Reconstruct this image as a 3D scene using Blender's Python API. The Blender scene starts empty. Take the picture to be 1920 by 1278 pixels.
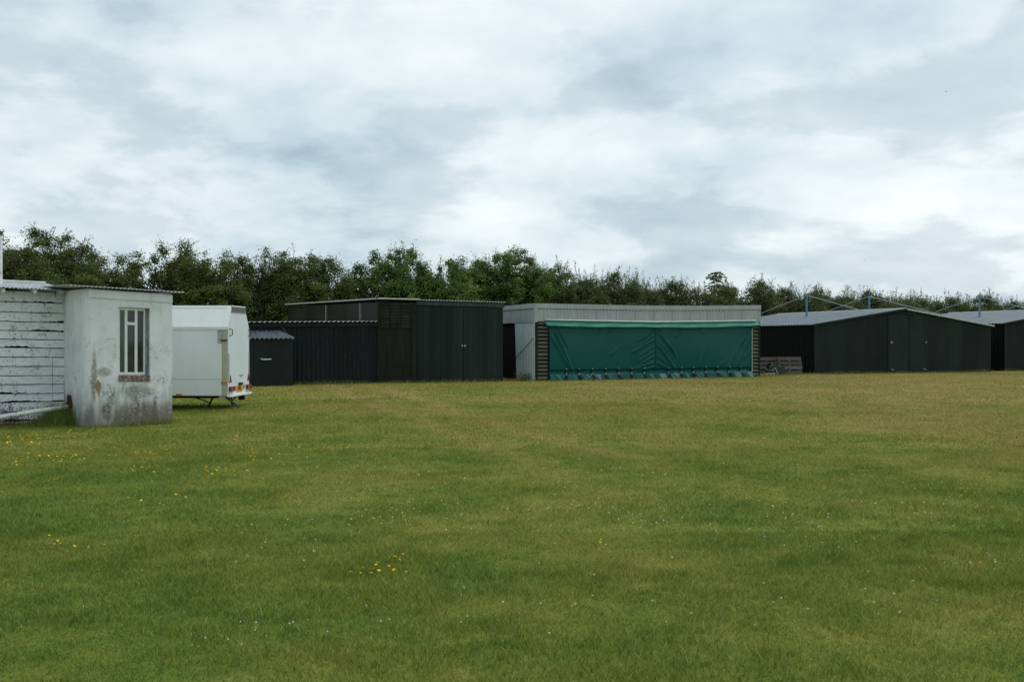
import bpy, math, random
import numpy as np
from mathutils import Vector
R = math.radians
random.seed(7)
rng = np.random.default_rng(11)

# ------------------------------------------------------------------ camera, world, sun, exposure
SC = bpy.context.scene
C = SC.collection
F, CX, HY, EYE = 1950.0, 960.0, 639.0, 1.65        # photo pixels: focal length, centre, horizon row; eye height in metres

cam_d = bpy.data.cameras.new('camera')
cam = bpy.data.objects.new('camera', cam_d); C.objects.link(cam)
cam.location = (0, 0, EYE); cam.rotation_euler = (R(90), 0, 0)
cam_d.sensor_width = 36.0; cam_d.lens = 36.0 * F / 1920.0
cam_d.clip_start = 0.1; cam_d.clip_end = 6000
SC.camera = cam

SUN_EL, SUN_AZ = R(58), R(62)                       # azimuth measured from +Y towards +X
world = bpy.data.worlds.new('World'); SC.world = world; world.use_nodes = True
wn, wl = world.node_tree.nodes, world.node_tree.links
wn.clear()
def WN(t, **k):
    n = wn.new(t)
    for a, b in k.items(): setattr(n, a, b)
    return n
def wmath(op, a, b=None):
    n = WN('ShaderNodeMath', operation=op)
    for i, v in enumerate((a, b)):
        if v is None: continue
        if isinstance(v, (int, float)): n.inputs[i].default_value = v
        else: wl.new(v, n.inputs[i])
    return n.outputs[0]
sky = WN('ShaderNodeTexSky'); sky.sky_type = 'NISHITA'; sky.sun_disc = False
sky.sun_elevation = SUN_EL; sky.sun_rotation = SUN_AZ; sky.air_density = 1.0; sky.dust_density = 2.0
tc = WN('ShaderNodeTexCoord'); sep = WN('ShaderNodeSeparateXYZ'); wl.new(tc.outputs['Generated'], sep.inputs[0])
zz = wmath('ADD', wmath('MAXIMUM', sep.outputs['Z'], 0.0), 0.30)
cmb = WN('ShaderNodeCombineXYZ')
wl.new(wmath('DIVIDE', sep.outputs['X'], zz), cmb.inputs[0]); wl.new(wmath('DIVIDE', sep.outputs['Y'], zz), cmb.inputs[1])
def wnoise(scale, detail, rough, dist, off):
    mp = WN('ShaderNodeMapping'); mp.inputs['Location'].default_value = off; wl.new(cmb.outputs[0], mp.inputs[0])
    n = WN('ShaderNodeTexNoise'); n.inputs['Scale'].default_value = scale; n.inputs['Detail'].default_value = detail
    n.inputs['Roughness'].default_value = rough; n.inputs['Distortion'].default_value = dist
    wl.new(mp.outputs[0], n.inputs['Vector']); return n.outputs['Fac']
nA = wnoise(1.35, 6.0, 0.50, 0.10, (3.1, 0.4, 0.0))
nB = wnoise(4.0, 8.0, 0.55, 0.15, (7.7, 2.9, 1.0))
den = wmath('ADD', wmath('MULTIPLY', nA, 0.62), wmath('MULTIPLY', nB, 0.38))
ramp = WN('ShaderNodeValToRGB'); wl.new(den, ramp.inputs[0])
els = ramp.color_ramp.elements
els[0].position = 0.36; els[0].color = (0.93, 0.975, 0.995, 1)
els[1].position = 0.67; els[1].color = (0.42, 0.56, 0.655, 1)
for p, c in ((0.44, (0.82, 0.89, 0.925)), (0.515, (0.70, 0.80, 0.85)), (0.585, (0.57, 0.695, 0.77))):
    e = els.new(p); e.color = (*c, 1)
nC = wnoise(2.1, 9.0, 0.55, 0.15, (1.3, 5.2, 2.0))                               # nearer cloud bases with firmer edges
mrg = WN('ShaderNodeMapRange', interpolation_type='SMOOTHSTEP'); wl.new(nC, mrg.inputs[0]); mrg.inputs[1].default_value = 0.47; mrg.inputs[2].default_value = 0.57
low = WN('ShaderNodeMix', data_type='RGBA', blend_type='MULTIPLY'); wl.new(mrg.outputs[0], low.inputs[0])
wl.new(ramp.outputs[0], low.inputs[6]); low.inputs[7].default_value = (0.78, 0.825, 0.855, 1)
mul = WN('ShaderNodeMix', data_type='RGBA', blend_type='MULTIPLY'); mul.inputs[0].default_value = 1.0
wl.new(low.outputs[2], mul.inputs[6]); mul.inputs[7].default_value = (9.1, 9.05, 8.95, 1)
mix = WN('ShaderNodeMix', data_type='RGBA'); mix.inputs[0].default_value = 0.93
wl.new(sky.outputs[0], mix.inputs[6]); wl.new(mul.outputs[2], mix.inputs[7])
bg = WN('ShaderNodeBackground'); bg.inputs[1].default_value = 0.1; wl.new(mix.outputs[2], bg.inputs[0])
wo = WN('ShaderNodeOutputWorld'); wl.new(bg.outputs[0], wo.inputs[0])

sun_d = bpy.data.lights.new('sun', 'SUN'); sun_d.energy = 1.5; sun_d.angle = R(25); sun_d.color = (1.0, 0.97, 0.92)
sun = bpy.data.objects.new('sun', sun_d); C.objects.link(sun)
sdir = Vector((math.sin(SUN_AZ) * math.cos(SUN_EL), math.cos(SUN_AZ) * math.cos(SUN_EL), math.sin(SUN_EL)))
sun.rotation_euler = (-sdir).to_track_quat('-Z', 'Y').to_euler(); sun.location = (20, 10, 40)
SC.view_settings.view_transform = 'Standard'; SC.view_settings.look = 'None'
SC.view_settings.gamma = 1.0; SC.view_settings.exposure = 0.25
SC.cycles.max_bounces = 6; SC.cycles.transparent_max_bounces = 8

# ------------------------------------------------------------------ helpers: photo pixel -> place
def at(px, d): return np.array([(px - CX) / F * d, d])                      # plan position on a pixel column at depth d
def zat(py, d): return EYE - (py - HY) / F * d                              # height of a pixel row at depth d
def gd(py, z=0.0): return F * (EYE - z) / (py - HY)                         # depth of a ground point on row py
def along(P, u, px):                                                        # distance k so that P + k u lies on column px
    t = (px - CX) / F
    return (t * P[1] - P[0]) / (u[0] - t * u[1])
def V3(p, z): return np.array([p[0], p[1], z])
def unit(a): a = np.array(a, float); return a / np.linalg.norm(a)

def ground_h(x, y):
    x = np.asarray(x, float); y = np.asarray(y, float)
    h = -0.10 * np.exp(-(((x + 8.3) / 3.2) ** 2 + ((y - 20.8) / 3.0) ** 2))
    return h + 0.018 * np.sin(x * 0.55 + 1.3) * np.sin(y * 0.42) * np.clip((30 - y) / 12, 0, 1)

# ------------------------------------------------------------------ helpers: objects
def thing(name, label, cat, loc=(0, 0, 0), group=None):
    o = bpy.data.objects.new(name, None); C.objects.link(o); o.location = loc
    o.empty_display_size = 0.2; o['label'] = label; o['category'] = cat
    if group: o['group'] = group
    return o
def tag(o, label=None, cat=None, group=None, kind=None):
    for k, v in (('label', label), ('category', cat), ('group', group), ('kind', kind)):
        if v: o[k] = v
    return o
def root_loc(p):
    l = np.zeros(3)
    while p is not None:
        l = l + np.array(p.location); p = p.parent
    return l
class MB:
    def __init__(s): s.v = []; s.f = []
    def add(s, verts, faces):
        n = len(s.v); s.v += [tuple(map(float, v)) for v in verts]; s.f += [tuple(i + n for i in f) for f in faces]; return s
    def hexa(s, p):                                                         # 8 points: bottom ring 0-3, top ring 4-7
        return s.add(p, [(3, 2, 1, 0), (4, 5, 6, 7), (0, 1, 5, 4), (1, 2, 6, 5), (2, 3, 7, 6), (3, 0, 4, 7)])
    def obox(s, c, ux, uy, uz, sx, sy, sz):                                 # oriented box about its centre
        c = np.array(c, float); ux, uy, uz = [unit(a) for a in (ux, uy, uz)]
        q = [c + ux * sx / 2 * a + uy * sy / 2 * b + uz * sz / 2 * e for e in (-1, 1) for a, b in ((-1, -1), (1, -1), (1, 1), (-1, 1))]
        return s.hexa(q)
    def prism(s, pts, off):                                                 # polygon extruded by a vector
        n = len(pts); off = np.array(off, float); a = [np.array(p, float) for p in pts]; b = [p + off for p in a]
        return s.add(a + b, [tuple(range(n - 1, -1, -1)), tuple(range(n, 2 * n))] + [(i, (i + 1) % n, n + (i + 1) % n, n + i) for i in range(n)])
    def wall(s, A, B, za, zb, ta, tb, t, nrm):                              # wall A-B: foot heights, top heights, thickness away from nrm
        n3 = np.array([nrm[0], nrm[1], 0.0]) * -t
        return s.prism([V3(A, za), V3(B, zb), V3(B, tb), V3(A, ta)], n3)
    def tube(s, pts, rad, seg=8):
        pts = [np.array(p, float) for p in pts]; rad = [rad] * len(pts) if np.isscalar(rad) else rad
        rings = []
        for i, p in enumerate(pts):
            t = unit(pts[min(i + 1, len(pts) - 1)] - pts[max(i - 1, 0)])
            a = np.cross(t, (0, 0, 1) if abs(t[2]) < .9 else (1, 0, 0)); a = unit(a); b = np.cross(t, a)
            rings.append([p + rad[i] * (math.cos(q) * a + math.sin(q) * b) for q in np.linspace(0, 2 * math.pi, seg, endpoint=False)])
        f = [(i * seg + j, i * seg + (j + 1) % seg, (i + 1) * seg + (j + 1) % seg, (i + 1) * seg + j) for i in range(len(pts) - 1) for j in range(seg)]
        f += [tuple(range(seg - 1, -1, -1)), tuple(range((len(pts) - 1) * seg, len(pts) * seg))]
        return s.add([v for r in rings for v in r], f)
    def corr(s, c00, c10, c11, c01, pitch, amp, thick=0.006, prof='sine', rows=1, sub=8, jit=0.0, out=None):
        # corrugated sheet on four corners; waves march along u (c00 -> c10), run along v
        c00, c10, c11, c01 = [np.array(c, float) for c in (c00, c10, c11, c01)]
        L = max(np.linalg.norm(c10 - c00), np.linalg.norm(c11 - c01)); nw = max(1, int(round(L / pitch)))
        n = unit(np.cross(c10 - c00, c01 - c00))
        if out is not None and np.dot(n, np.array(out, float)) < 0: n = -n
        nu = nw * sub
        def h(u):
            ph = (u * nw) % 1.0
            if prof == 'sine': return amp * math.cos(ph * 2 * math.pi)
            x = abs(ph - .5) * 2                                            # trapezoid rib
            return amp * (min(1, max(0, (x - .55) / .2)) * 2 - 1)
        top, bot = [], []
        for j in range(rows + 1):
            v = j / rows
            for i in range(nu + 1):
                u = i / nu
                p = (c00 * (1 - u) + c10 * u) * (1 - v) + (c01 * (1 - u) + c11 * u) * v + n * (h(u) + random.uniform(-jit, jit))
                top.append(p + n * thick / 2); bot.append(p - n * thick / 2)
        W = nu + 1; N = len(top); f = []
        for j in range(rows):
            for i in range(nu):
                a = j * W + i; f.append((a, a + 1, a + W + 1, a + W)); f.append((N + a, N + a + W, N + a + W + 1, N + a + 1))
        for i in range(nu):
            f.append((i + 1, i, N + i, N + i + 1)); a = rows * W + i; f.append((a, a + 1, N + a + 1, N + a))
        for j in range(rows):
            a = j * W; f.append((a, a + W, N + a + W, N + a)); a += nu; f.append((a + W, a, N + a, N + a + W))
        return s.add(top + bot, f)
    def build(s, name, mat, parent=None, smooth=False, origin=None):
        # origin: place the object's own origin there (world), so copies can be moved
        o0 = np.array(origin, float) if origin is not None else root_loc(parent)
        me = bpy.data.meshes.new(name); me.from_pydata([tuple(np.array(v) - o0) for v in s.v], [], s.f); me.update()
        if mat is not None: me.materials.append(mat)
        if smooth: me.shade_smooth()
        o = bpy.data.objects.new(name, me); C.objects.link(o)
        if parent is not None: o.parent = parent
        o.location = tuple(o0 - root_loc(parent))
        return o
def dup(o, loc, parent):                                                    # copy of a piece, sharing mesh data, at a world place
    c = o.copy(); C.objects.link(c); c.parent = parent; c.location = tuple(np.array(loc, float) - root_loc(parent)); return c

# ------------------------------------------------------------------ helpers: materials
def new_mat(name):
    m = bpy.data.materials.new(name); m.use_nodes = True
    return m, m.node_tree.nodes, m.node_tree.links, m.node_tree.nodes['Principled BSDF']
def noise(nt, scale, detail=5, rough=.6, dist=0.0, vec=None, stretch=None):
    nd, lk = nt.nodes, nt.links
    if vec is None:
        g = nd.new('ShaderNodeNewGeometry'); vec = g.outputs['Position']
    if stretch:
        mp = nd.new('ShaderNodeMapping'); mp.inputs['Scale'].default_value = stretch; lk.new(vec, mp.inputs[0]); vec = mp.outputs[0]
    n = nd.new('ShaderNodeTexNoise'); n.inputs['Scale'].default_value = scale; n.inputs['Detail'].default_value = detail
    n.inputs['Roughness'].default_value = rough; n.inputs['Distortion'].default_value = dist
    lk.new(vec, n.inputs['Vector']); return n.outputs['Fac']
def rampf(nt, fac, a, b, lo=0.0, hi=1.0):
    n = nt.nodes.new('ShaderNodeMapRange'); n.inputs[1].default_value = a; n.inputs[2].default_value = b
    n.inputs[3].default_value = lo; n.inputs[4].default_value = hi; nt.links.new(fac, n.inputs[0]); return n.outputs[0]
def mixc(nt, fac, a, b, blend='MIX'):
    n = nt.nodes.new('ShaderNodeMix'); n.data_type = 'RGBA'; n.blend_type = blend
    for i, v in ((0, fac), (6, a), (7, b)):
        if isinstance(v, (int, float)): n.inputs[i].default_value = v
        elif isinstance(v, tuple): n.inputs[i].default_value = (*v, 1)
        else: nt.links.new(v, n.inputs[i])
    return n.outputs[2]
def mth(nt, op, a, b=0.0):
    n = nt.nodes.new('ShaderNodeMath'); n.operation = op
    for i, v in enumerate((a, b)):
        if isinstance(v, (int, float)): n.inputs[i].default_value = v
        else: nt.links.new(v, n.inputs[i])
    return n.outputs[0]
def bump(nt, bs, h, strength, dist=0.02):
    n = nt.nodes.new('ShaderNodeBump'); n.inputs['Strength'].default_value = strength; n.inputs['Distance'].default_value = dist
    nt.links.new(h, n.inputs['Height']); nt.links.new(n.outputs[0], bs.inputs['Normal'])
def simple(name, c1, c2=None, scale=3.0, rough=.7, spec=.3, stretch=None, bmp=0.0, metal=0.0, lo=.35, hi=.65, vary=0.0, fade=None):
    m, nd, lk, bs = new_mat(name); nt = m.node_tree
    c2 = c2 or tuple(x * .75 for x in c1)
    f = noise(nt, scale, stretch=stretch)
    col = mixc(nt, rampf(nt, f, lo, hi), c1, c2)
    if fade: col = mixc(nt, rampf(nt, noise(nt, scale * 4, 7, .7, .3, stretch=stretch), .56, .74, 0, .7), col, fade)   # chalky faded streaks
    if vary:
        oi = nd.new('ShaderNodeObjectInfo'); hs = nd.new('ShaderNodeHueSaturation'); lk.new(rampf(nt, oi.outputs['Random'], 0, 1, 1 - vary, 1 + vary), hs.inputs['Value']); lk.new(col, hs.inputs['Color']); col = hs.outputs[0]
    lk.new(col, bs.inputs['Base Color'])
    bs.inputs['Roughness'].default_value = rough; bs.inputs['Specular IOR Level'].default_value = spec; bs.inputs['Metallic'].default_value = metal
    if bmp: bump(nt, bs, noise(nt, scale * 6, 4, .6, stretch=stretch), bmp, .01)
    return m
M = {}
M['dark_paint'] = simple('dark_green_paint', (.0215, .0310, .0275), (.0135, .0205, .0185), 1.2, .75, .12, (1, 1, .25), .15, vary=.22, fade=(.034, .042, .038))
M['dark_steel'] = simple('dark_corrugated_paint', (.0135, .0215, .0220), (.0075, .0120, .0122), 1.6, .6, .15, (1, 1, .2), .1, fade=(.036, .048, .048))
M['black_steel'] = simple('black_corrugated_paint', (.0075, .0090, .0095), (.0045, .0060, .0060), 1.6, .65, .12, (1, 1, .2), .1)
M['olive_board'] = simple('olive_stained_board', (.028, .032, .022), (.014, .018, .013), 2.5, .85, .1, (3, 3, .3), .2, vary=.25, fade=(.05, .052, .036))
M['grey_board'] = simple('grey_weathered_board', (.06, .07, .07), (.035, .042, .042), 4, .8, .2, (2, 2, .5), .2)
M['smoky_sheet'] = simple('smoky_plastic_sheet', (.028, .030, .030), (.012, .015, .012), .8, .38, .45, None, .1)
M['roof_steel'] = simple('grey_roof_sheet', (.125, .16, .18), (.095, .122, .14), 1.5, .6, .25, (1, .3, 1), .1)
M['galv'] = simple('galvanised_roof_sheet', (.30, .33, .35), (.17, .19, .21), 5, .45, .4, None, .1)
M['pale_edge'] = simple('pale_metal_flashing', (.52, .56, .55), (.38, .42, .42), 6, .5, .4)
M['fascia'] = simple('pale_grey_cladding', (.38, .405, .41), (.31, .335, .34), 2.2, .55, .3, (1, 1, .4), .05)
M['white_clad'] = simple('bluish_white_cladding', (.55, .62, .65), (.46, .53, .56), 2.0, .5, .35, (1, 1, .3), .05)
M['slat'] = simple('grey_green_timber', (.135, .145, .105), (.08, .086, .066), 9, .85, .15, (1, 1, 6), .3, vary=.25)
M['pallet'] = simple('silvered_pallet_timber', (.16, .145, .13), (.07, .06, .055), 7, .9, .15, (1, 1, 7), .3, vary=.25)
M['brown_board'] = simple('dark_brown_board', (.012, .009, .008), (.006, .005, .005), 5, .9, .1)
M['strap'] = simple('black_webbing', (.008, .010, .013), None, 8, .7, .2)
M['buckle'] = simple('grey_metal_buckle', (.30, .33, .33), None, 8, .4, .5)
M['rail'] = simple('white_painted_rail', (.66, .70, .68), (.5, .55, .54), 4, .4, .4)
M['blue_post'] = simple('blue_painted_steel', (.085, .25, .33), (.06, .19, .26), 6, .45, .4)
M['stay'] = simple('galvanised_stay', (.32, .40, .41), (.24, .31, .32), 6, .5, .4)
M['chrome'] = simple('worn_bright_metal', (.55, .55, .53), (.35, .35, .34), 12, .35, .5, None, 0, .6)
M['rubber'] = simple('black_rubber', (.012, .012, .013), None, 9, .8, .2)
M['black_plastic'] = simple('black_plastic', (.012, .013, .016), None, 9, .5, .3)
M['pipe'] = simple('white_plastic_pipe', (.82, .84, .80), (.70, .73, .68), 4, .4, .4)
M['rust'] = simple('rusty_iron', (.10, .035, .02), (.045, .02, .015), 20, .95, .1, None, .5)
M['brick'] = simple('red_brown_flaking_brick', (.13, .055, .05), (.36, .31, .30), 22, .95, .1, None, .6)
M['tan'] = simple('bare_tan_render', (.36, .24, .12), (.26, .18, .10), 14, .95, .1)
M['interior'] = simple('dim_plaster', (.05, .05, .048), None, 2, .9, .1)
M['curtain'] = simple('grubby_curtain', (.20, .19, .15), (.10, .095, .08), 8, .9, .1, (6, 6, .4))
M['tr_white'] = simple('glossy_white_panel', (.80, .83, .82), (.72, .75, .74), 1.3, .35, .4, (1, 1, .5))
M['tr_side'] = simple('dull_white_trailer_panel', (.77, .81, .82), (.69, .73, .735), 1.7, .5, .3, (1, 1, .5))
M['tr_rear'] = simple('cool_white_trailer_panel', (.62, .69, .72), (.57, .64, .665), 1.5, .4, .4, (1, 1, .5))
M['cream'] = simple('cream_plastic_trim', (.46, .47, .36), (.36, .37, .28), 5, .5, .3)
M['amber'] = simple('amber_reflector', (.50, .20, .02), None, 9, .25, .6)
M['red_lens'] = simple('red_lens', (.22, .012, .016), (.15, .008, .010), 9, .2, .6)
M['plate_y'] = simple('yellow_plate', (.60, .36, .03), (.5, .28, .02), 9, .3, .4)
M['grey_trim'] = simple('grey_louvre_plastic', (.14, .15, .15), (.10, .11, .11), 9, .5, .3)
M['wood_block'] = simple('pale_sawn_timber', (.42, .38, .27), (.3, .27, .18), 12, .85, .2)
M['barrow'] = simple('dark_green_barrow_paint', (.018, .035, .028), (.012, .022, .02), 9, .5, .3)
M['bark'] = simple('grey_brown_bark', (.055, .045, .035), (.03, .025, .02), 9, .95, .1, (1, 1, .3), .5)
M['pale_roof'] = simple('weathered_pale_roof_sheet', (.48, .50, .52), (.25, .26, .27), 7, .45, .4, None, .1)
M['store_roof'] = simple('blue_grey_roof_sheet', (.13, .165, .19), (.085, .11, .13), 4, .55, .25, None, .1)
M['jamb'] = simple('grey_flaking_jamb', (.30, .31, .33), (.13, .125, .14), 9, .85, .2, (2, 2, .4))
M['frame'] = simple('white_window_paint', (.74, .76, .75), (.60, .61, .58), 14, .5, .3, None, .2, lo=.45, hi=.75, fade=(.30, .22, .17))
M['latch'] = simple('scuffed_latch_plate', (.46, .49, .47), (.22, .24, .23), 16, .6, .3)
M['side_post'] = simple('bleached_timber_post', (.22, .22, .19), (.14, .14, .12), 8, .8, .2)
M['bird'] = simple('dark_plumage', (.02, .02, .022), None, 9, .9, .1)

HU = (math.cos(R(38)), math.sin(R(38))); HA0 = ((160 - CX) / F * 20.8, 20.8)
def weather_white(name, board):
    m, nd, lk, bs = new_mat(name); nt = m.node_tree
    big = noise(nt, 1.6, 6, .62); fine = noise(nt, 22, 6, .7); mid = noise(nt, 6.0, 7, .7, .4, stretch=(1, 1, .55))
    col = mixc(nt, rampf(nt, big, .35, .68), (.77, .785, .80), (.64, .66, .675))
    if board:
        drag = noise(nt, 9, 7, .72, .3, stretch=(.7, .7, 5.0))
        col = mixc(nt, rampf(nt, drag, .52, .68, 0, .7), col, (.20, .20, .19))
        peel = mth(nt, 'MULTIPLY', rampf(nt, mid, .50, .62), rampf(nt, fine, .5, .6))
        col = mixc(nt, peel, col, (.09, .085, .08))
    else:
        g = nd.new('ShaderNodeNewGeometry'); sp = nd.new('ShaderNodeSeparateXYZ'); lk.new(g.outputs['Position'], sp.inputs[0])
        runs = noise(nt, 7.0, 6, .65, .2, stretch=(1, 1, .12))
        low = mth(nt, 'ADD', rampf(nt, sp.outputs['Z'], 1.05, -.1), mth(nt, 'MULTIPLY', mth(nt, 'SUBTRACT', runs, .5), 1.7))
        col = mixc(nt, rampf(nt, low, .25, .95, 0, .9), col, (.16, .145, .115))
        col = mixc(nt, rampf(nt, runs, .58, .78, 0, .45), col, (.36, .37, .35))
        moss = mth(nt, 'MULTIPLY', rampf(nt, mid, .52, .62), rampf(nt, fine, .42, .56))
        col = mixc(nt, mth(nt, 'MULTIPLY', moss, rampf(nt, sp.outputs['Z'], 2.0, .3, .1, .85)), col, (.11, .11, .10))
        # patches of bare and dirty render: below the window, beside the corner
        dt = nd.new('ShaderNodeVectorMath'); dt.operation = 'DOT_PRODUCT'; lk.new(g.outputs['Position'], dt.inputs[0]); dt.inputs[1].default_value = (*HU, 0)
        kk = mth(nt, 'SUBTRACT', dt.outputs['Value'], HA0[0] * HU[0] + HA0[1] * HU[1]); zp = sp.outputs['Z']
        warp = mth(nt, 'MULTIPLY', mth(nt, 'SUBTRACT', noise(nt, 3.5, 6, .7), .5), .9)
        def blob(k0, kw, z0, zw, amt, c):
            a_ = mth(nt, 'POWER', mth(nt, 'DIVIDE', mth(nt, 'SUBTRACT', mth(nt, 'ADD', kk, mth(nt, 'MULTIPLY', warp, kw)), k0), kw), 2.0)
            b_ = mth(nt, 'POWER', mth(nt, 'DIVIDE', mth(nt, 'SUBTRACT', zp, z0), zw), 2.0)
            f = rampf(nt, mth(nt, 'ADD', mth(nt, 'ADD', a_, b_), mth(nt, 'MULTIPLY', warp, -1.6)), 1.25, .35, 0, amt)
            return mixc(nt, mth(nt, 'MULTIPLY', f, rampf(nt, fine, .25, .55)), col, c)
        col = blob(.17, .06, .95, .55, .85, (.19, .18, .16)); col = blob(.36, .16, 1.02, .10, .8, (.22, .22, .20)); col = blob(.42, .10, .20, .28, .9, (.12, .105, .085))
        col = blob(1.03, .36, .60, .16, .8, (.20, .19, .17)); col = blob(1.10, .55, .12, .30, .92, (.135, .12, .09)); col = blob(1.75, .22, .10, .30, .8, (.20, .18, .14)); col = blob(.10, .10, .1, .3, .8, (.16, .16, .17))
        vo = nd.new('ShaderNodeTexVoronoi'); vo.feature = 'DISTANCE_TO_EDGE'; vo.inputs['Scale'].default_value = 1.1
        mp = nd.new('ShaderNodeMapping'); mp.inputs['Scale'].default_value = (1, 1, 1)
        wv = nd.new('ShaderNodeVectorMath'); wv.operation = 'ADD'
        nv = nd.new('ShaderNodeTexNoise'); nv.inputs['Scale'].default_value = 6; lk.new(g.outputs['Position'], nv.inputs['Vector'])
        sc = nd.new('ShaderNodeVectorMath'); sc.operation = 'SCALE'; sc.inputs['Scale'].default_value = .35
        lk.new(nv.outputs['Color'], sc.inputs[0]); lk.new(g.outputs['Position'], wv.inputs[0]); lk.new(sc.outputs[0], wv.inputs[1]); lk.new(wv.outputs[0], vo.inputs['Vector'])
        crack = mth(nt, 'MULTIPLY', rampf(nt, vo.outputs['Distance'], .012, .0), rampf(nt, big, .52, .60))
        col = mixc(nt, mth(nt, 'MULTIPLY', crack, .7), col, (.08, .08, .075))
    lk.new(col, bs.inputs['Base Color']); bs.inputs['Roughness'].default_value = .75; bs.inputs['Specular IOR Level'].default_value = .25
    bump(nt, bs, mth(nt, 'ADD', fine, mid), .35, .01)
    return m
M['board'] = weather_white('flaking_white_board_paint', True)
M['render'] = weather_white('stained_white_render', False)

def glass_mat():
    m = bpy.data.materials.new('window_glass'); m.use_nodes = True; nt = m.node_tree; nt.nodes.clear()
    o = nt.nodes.new('ShaderNodeOutputMaterial'); mx = nt.nodes.new('ShaderNodeMixShader')
    fr = nt.nodes.new('ShaderNodeFresnel'); fr.inputs[0].default_value = 1.45
    tr = nt.nodes.new('ShaderNodeBsdfTransparent'); tr.inputs[0].default_value = (.75, .8, .78, 1)
    gl = nt.nodes.new('ShaderNodeBsdfGlossy'); gl.inputs['Roughness'].default_value = .03
    for a, b in ((fr.outputs[0], mx.inputs[0]), (tr.outputs[0], mx.inputs[1]), (gl.outputs[0], mx.inputs[2]), (mx.outputs[0], o.inputs[0])): nt.links.new(a, b)
    return m
M['glass'] = glass_mat()

def tarp_mat(name, c1, c2, rough):
    m, nd, lk, bs = new_mat(name); nt = m.node_tree
    f = noise(nt, 1.4, 5, .6); lk.new(mixc(nt, rampf(nt, f, .35, .65), c1, c2), bs.inputs['Base Color'])
    bs.inputs['Roughness'].default_value = rough; bs.inputs['Specular IOR Level'].default_value = .20
    bump(nt, bs, noise(nt, 7, 3, .5, .3), .12, .02); return m
M['tarp'] = tarp_mat('teal_pvc_sheet', (.0018, .088, .078), (.0014, .072, .066), .32)
M['tarp_skylit'] = tarp_mat('skylit_green_sheet', (.036, .225, .165), (.026, .170, .125), .55)  # paler green carries the sky light caught by the outward-sloping pelmet

# grass colour field, shared by the ground sheet and the blades that stand on it
def grass_colour(nt):
    nd, lk = nt.nodes, nt.links
    g = nd.new('ShaderNodeNewGeometry'); pos = g.outputs['Position']
    sp = nd.new('ShaderNodeSeparateXYZ'); lk.new(pos, sp.inputs[0])
    flat = nd.new('ShaderNodeCombineXYZ'); lk.new(sp.outputs['X'], flat.inputs[0]); lk.new(sp.outputs['Y'], flat.inputs[1]); v = flat.outputs[0]
    n1 = noise(nt, .16, 5, .6, .4, v); n2 = noise(nt, .75, 6, .65, .5, v); n3 = noise(nt, 3.2, 5, .65, .3, v)
    dry = mth(nt, 'ADD', rampf(nt, sp.outputs['Y'], 9, 34, -.06, .17), rampf(nt, sp.outputs['X'], -9, 8, -.10, .05))
    d = mth(nt, 'ADD', mth(nt, 'ADD', mth(nt, 'MULTIPLY', n1, .42), mth(nt, 'MULTIPLY', n2, .33)), mth(nt, 'MULTIPLY', n3, .25))
    d = mth(nt, 'ADD', mth(nt, 'ADD', mth(nt, 'MULTIPLY', mth(nt, 'SUBTRACT', d, .5), 1.75), .5), dry)
    wv = mth(nt, 'ADD', mth(nt, 'ADD', mth(nt, 'MULTIPLY', sp.outputs['X'], .962), mth(nt, 'MULTIPLY', sp.outputs['Y'], .272)), mth(nt, 'MULTIPLY', mth(nt, 'SUBTRACT', n1, .5), 3.0))
    tr = None
    for w0 in (4.05, 5.5):                                                     # two worn wheel tracks leading to the sheds
        q = rampf(nt, mth(nt, 'ABSOLUTE', mth(nt, 'SUBTRACT', wv, w0)), .42, .05, 0, .13); tr = q if tr is None else mth(nt, 'ADD', tr, q)
    d = mth(nt, 'ADD', d, mth(nt, 'MULTIPLY', tr, rampf(nt, sp.outputs['Y'], 9, 15, 0, 1)))
    rp = nd.new('ShaderNodeValToRGB'); lk.new(d, rp.inputs[0]); e = rp.color_ramp.elements
    e[0].position = .30; e[0].color = (.094, .154, .022, 1); e[1].position = .84; e[1].color = (.340, .260, .105, 1)
    for p, c in ((.42, (.146, .190, .028)), (.53, (.206, .220, .042)), (.67, (.264, .234, .064))):
        q = e.new(p); q.color = (*c, 1)
    return rp.outputs[0], n3, v
def ground_mat():
    m, nd, lk, bs = new_mat('mown_turf'); nt = m.node_tree
    col, n3, v = grass_colour(nt)
    fine = noise(nt, 28, 4, .7, 0, v)
    col = mixc(nt, rampf(nt, fine, .38, .62, 0, .55), col, (.075, .080, .024))
    lk.new(col, bs.inputs['Base Color']); bs.inputs['Roughness'].default_value = .95; bs.inputs['Specular IOR Level'].default_value = .05
    bump(nt, bs, mth(nt, 'ADD', fine, n3), .5, .05); return m
def blade_mat():
    m, nd, lk, bs = new_mat('grass_blade'); nt = m.node_tree
    col, n3, v = grass_colour(nt)
    a = nd.new('ShaderNodeAttribute'); a.attribute_name = 'rnd'; r = a.outputs['Fac']
    col = mixc(nt, rampf(nt, r, .80, .98, 0, .65), col, (.36, .31, .12))
    hs = nd.new('ShaderNodeHueSaturation'); lk.new(rampf(nt, r, 0, .85, .66, 1.45), hs.inputs['Value']); lk.new(col, hs.inputs['Color'])
    lk.new(hs.outputs[0], bs.inputs['Base Color']); bs.inputs['Roughness'].default_value = .6; bs.inputs['Specular IOR Level'].default_value = .15
    tl = nd.new('ShaderNodeBsdfTranslucent'); lk.new(hs.outputs[0], tl.inputs[0])
    mx = nd.new('ShaderNodeMixShader'); mx.inputs[0].default_value = .3
    out = [n for n in nd if n.type == 'OUTPUT_MATERIAL'][0]
    lk.new(bs.outputs[0], mx.inputs[1]); lk.new(tl.outputs[0], mx.inputs[2]); lk.new(mx.outputs[0], out.inputs[0]); return m
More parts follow.
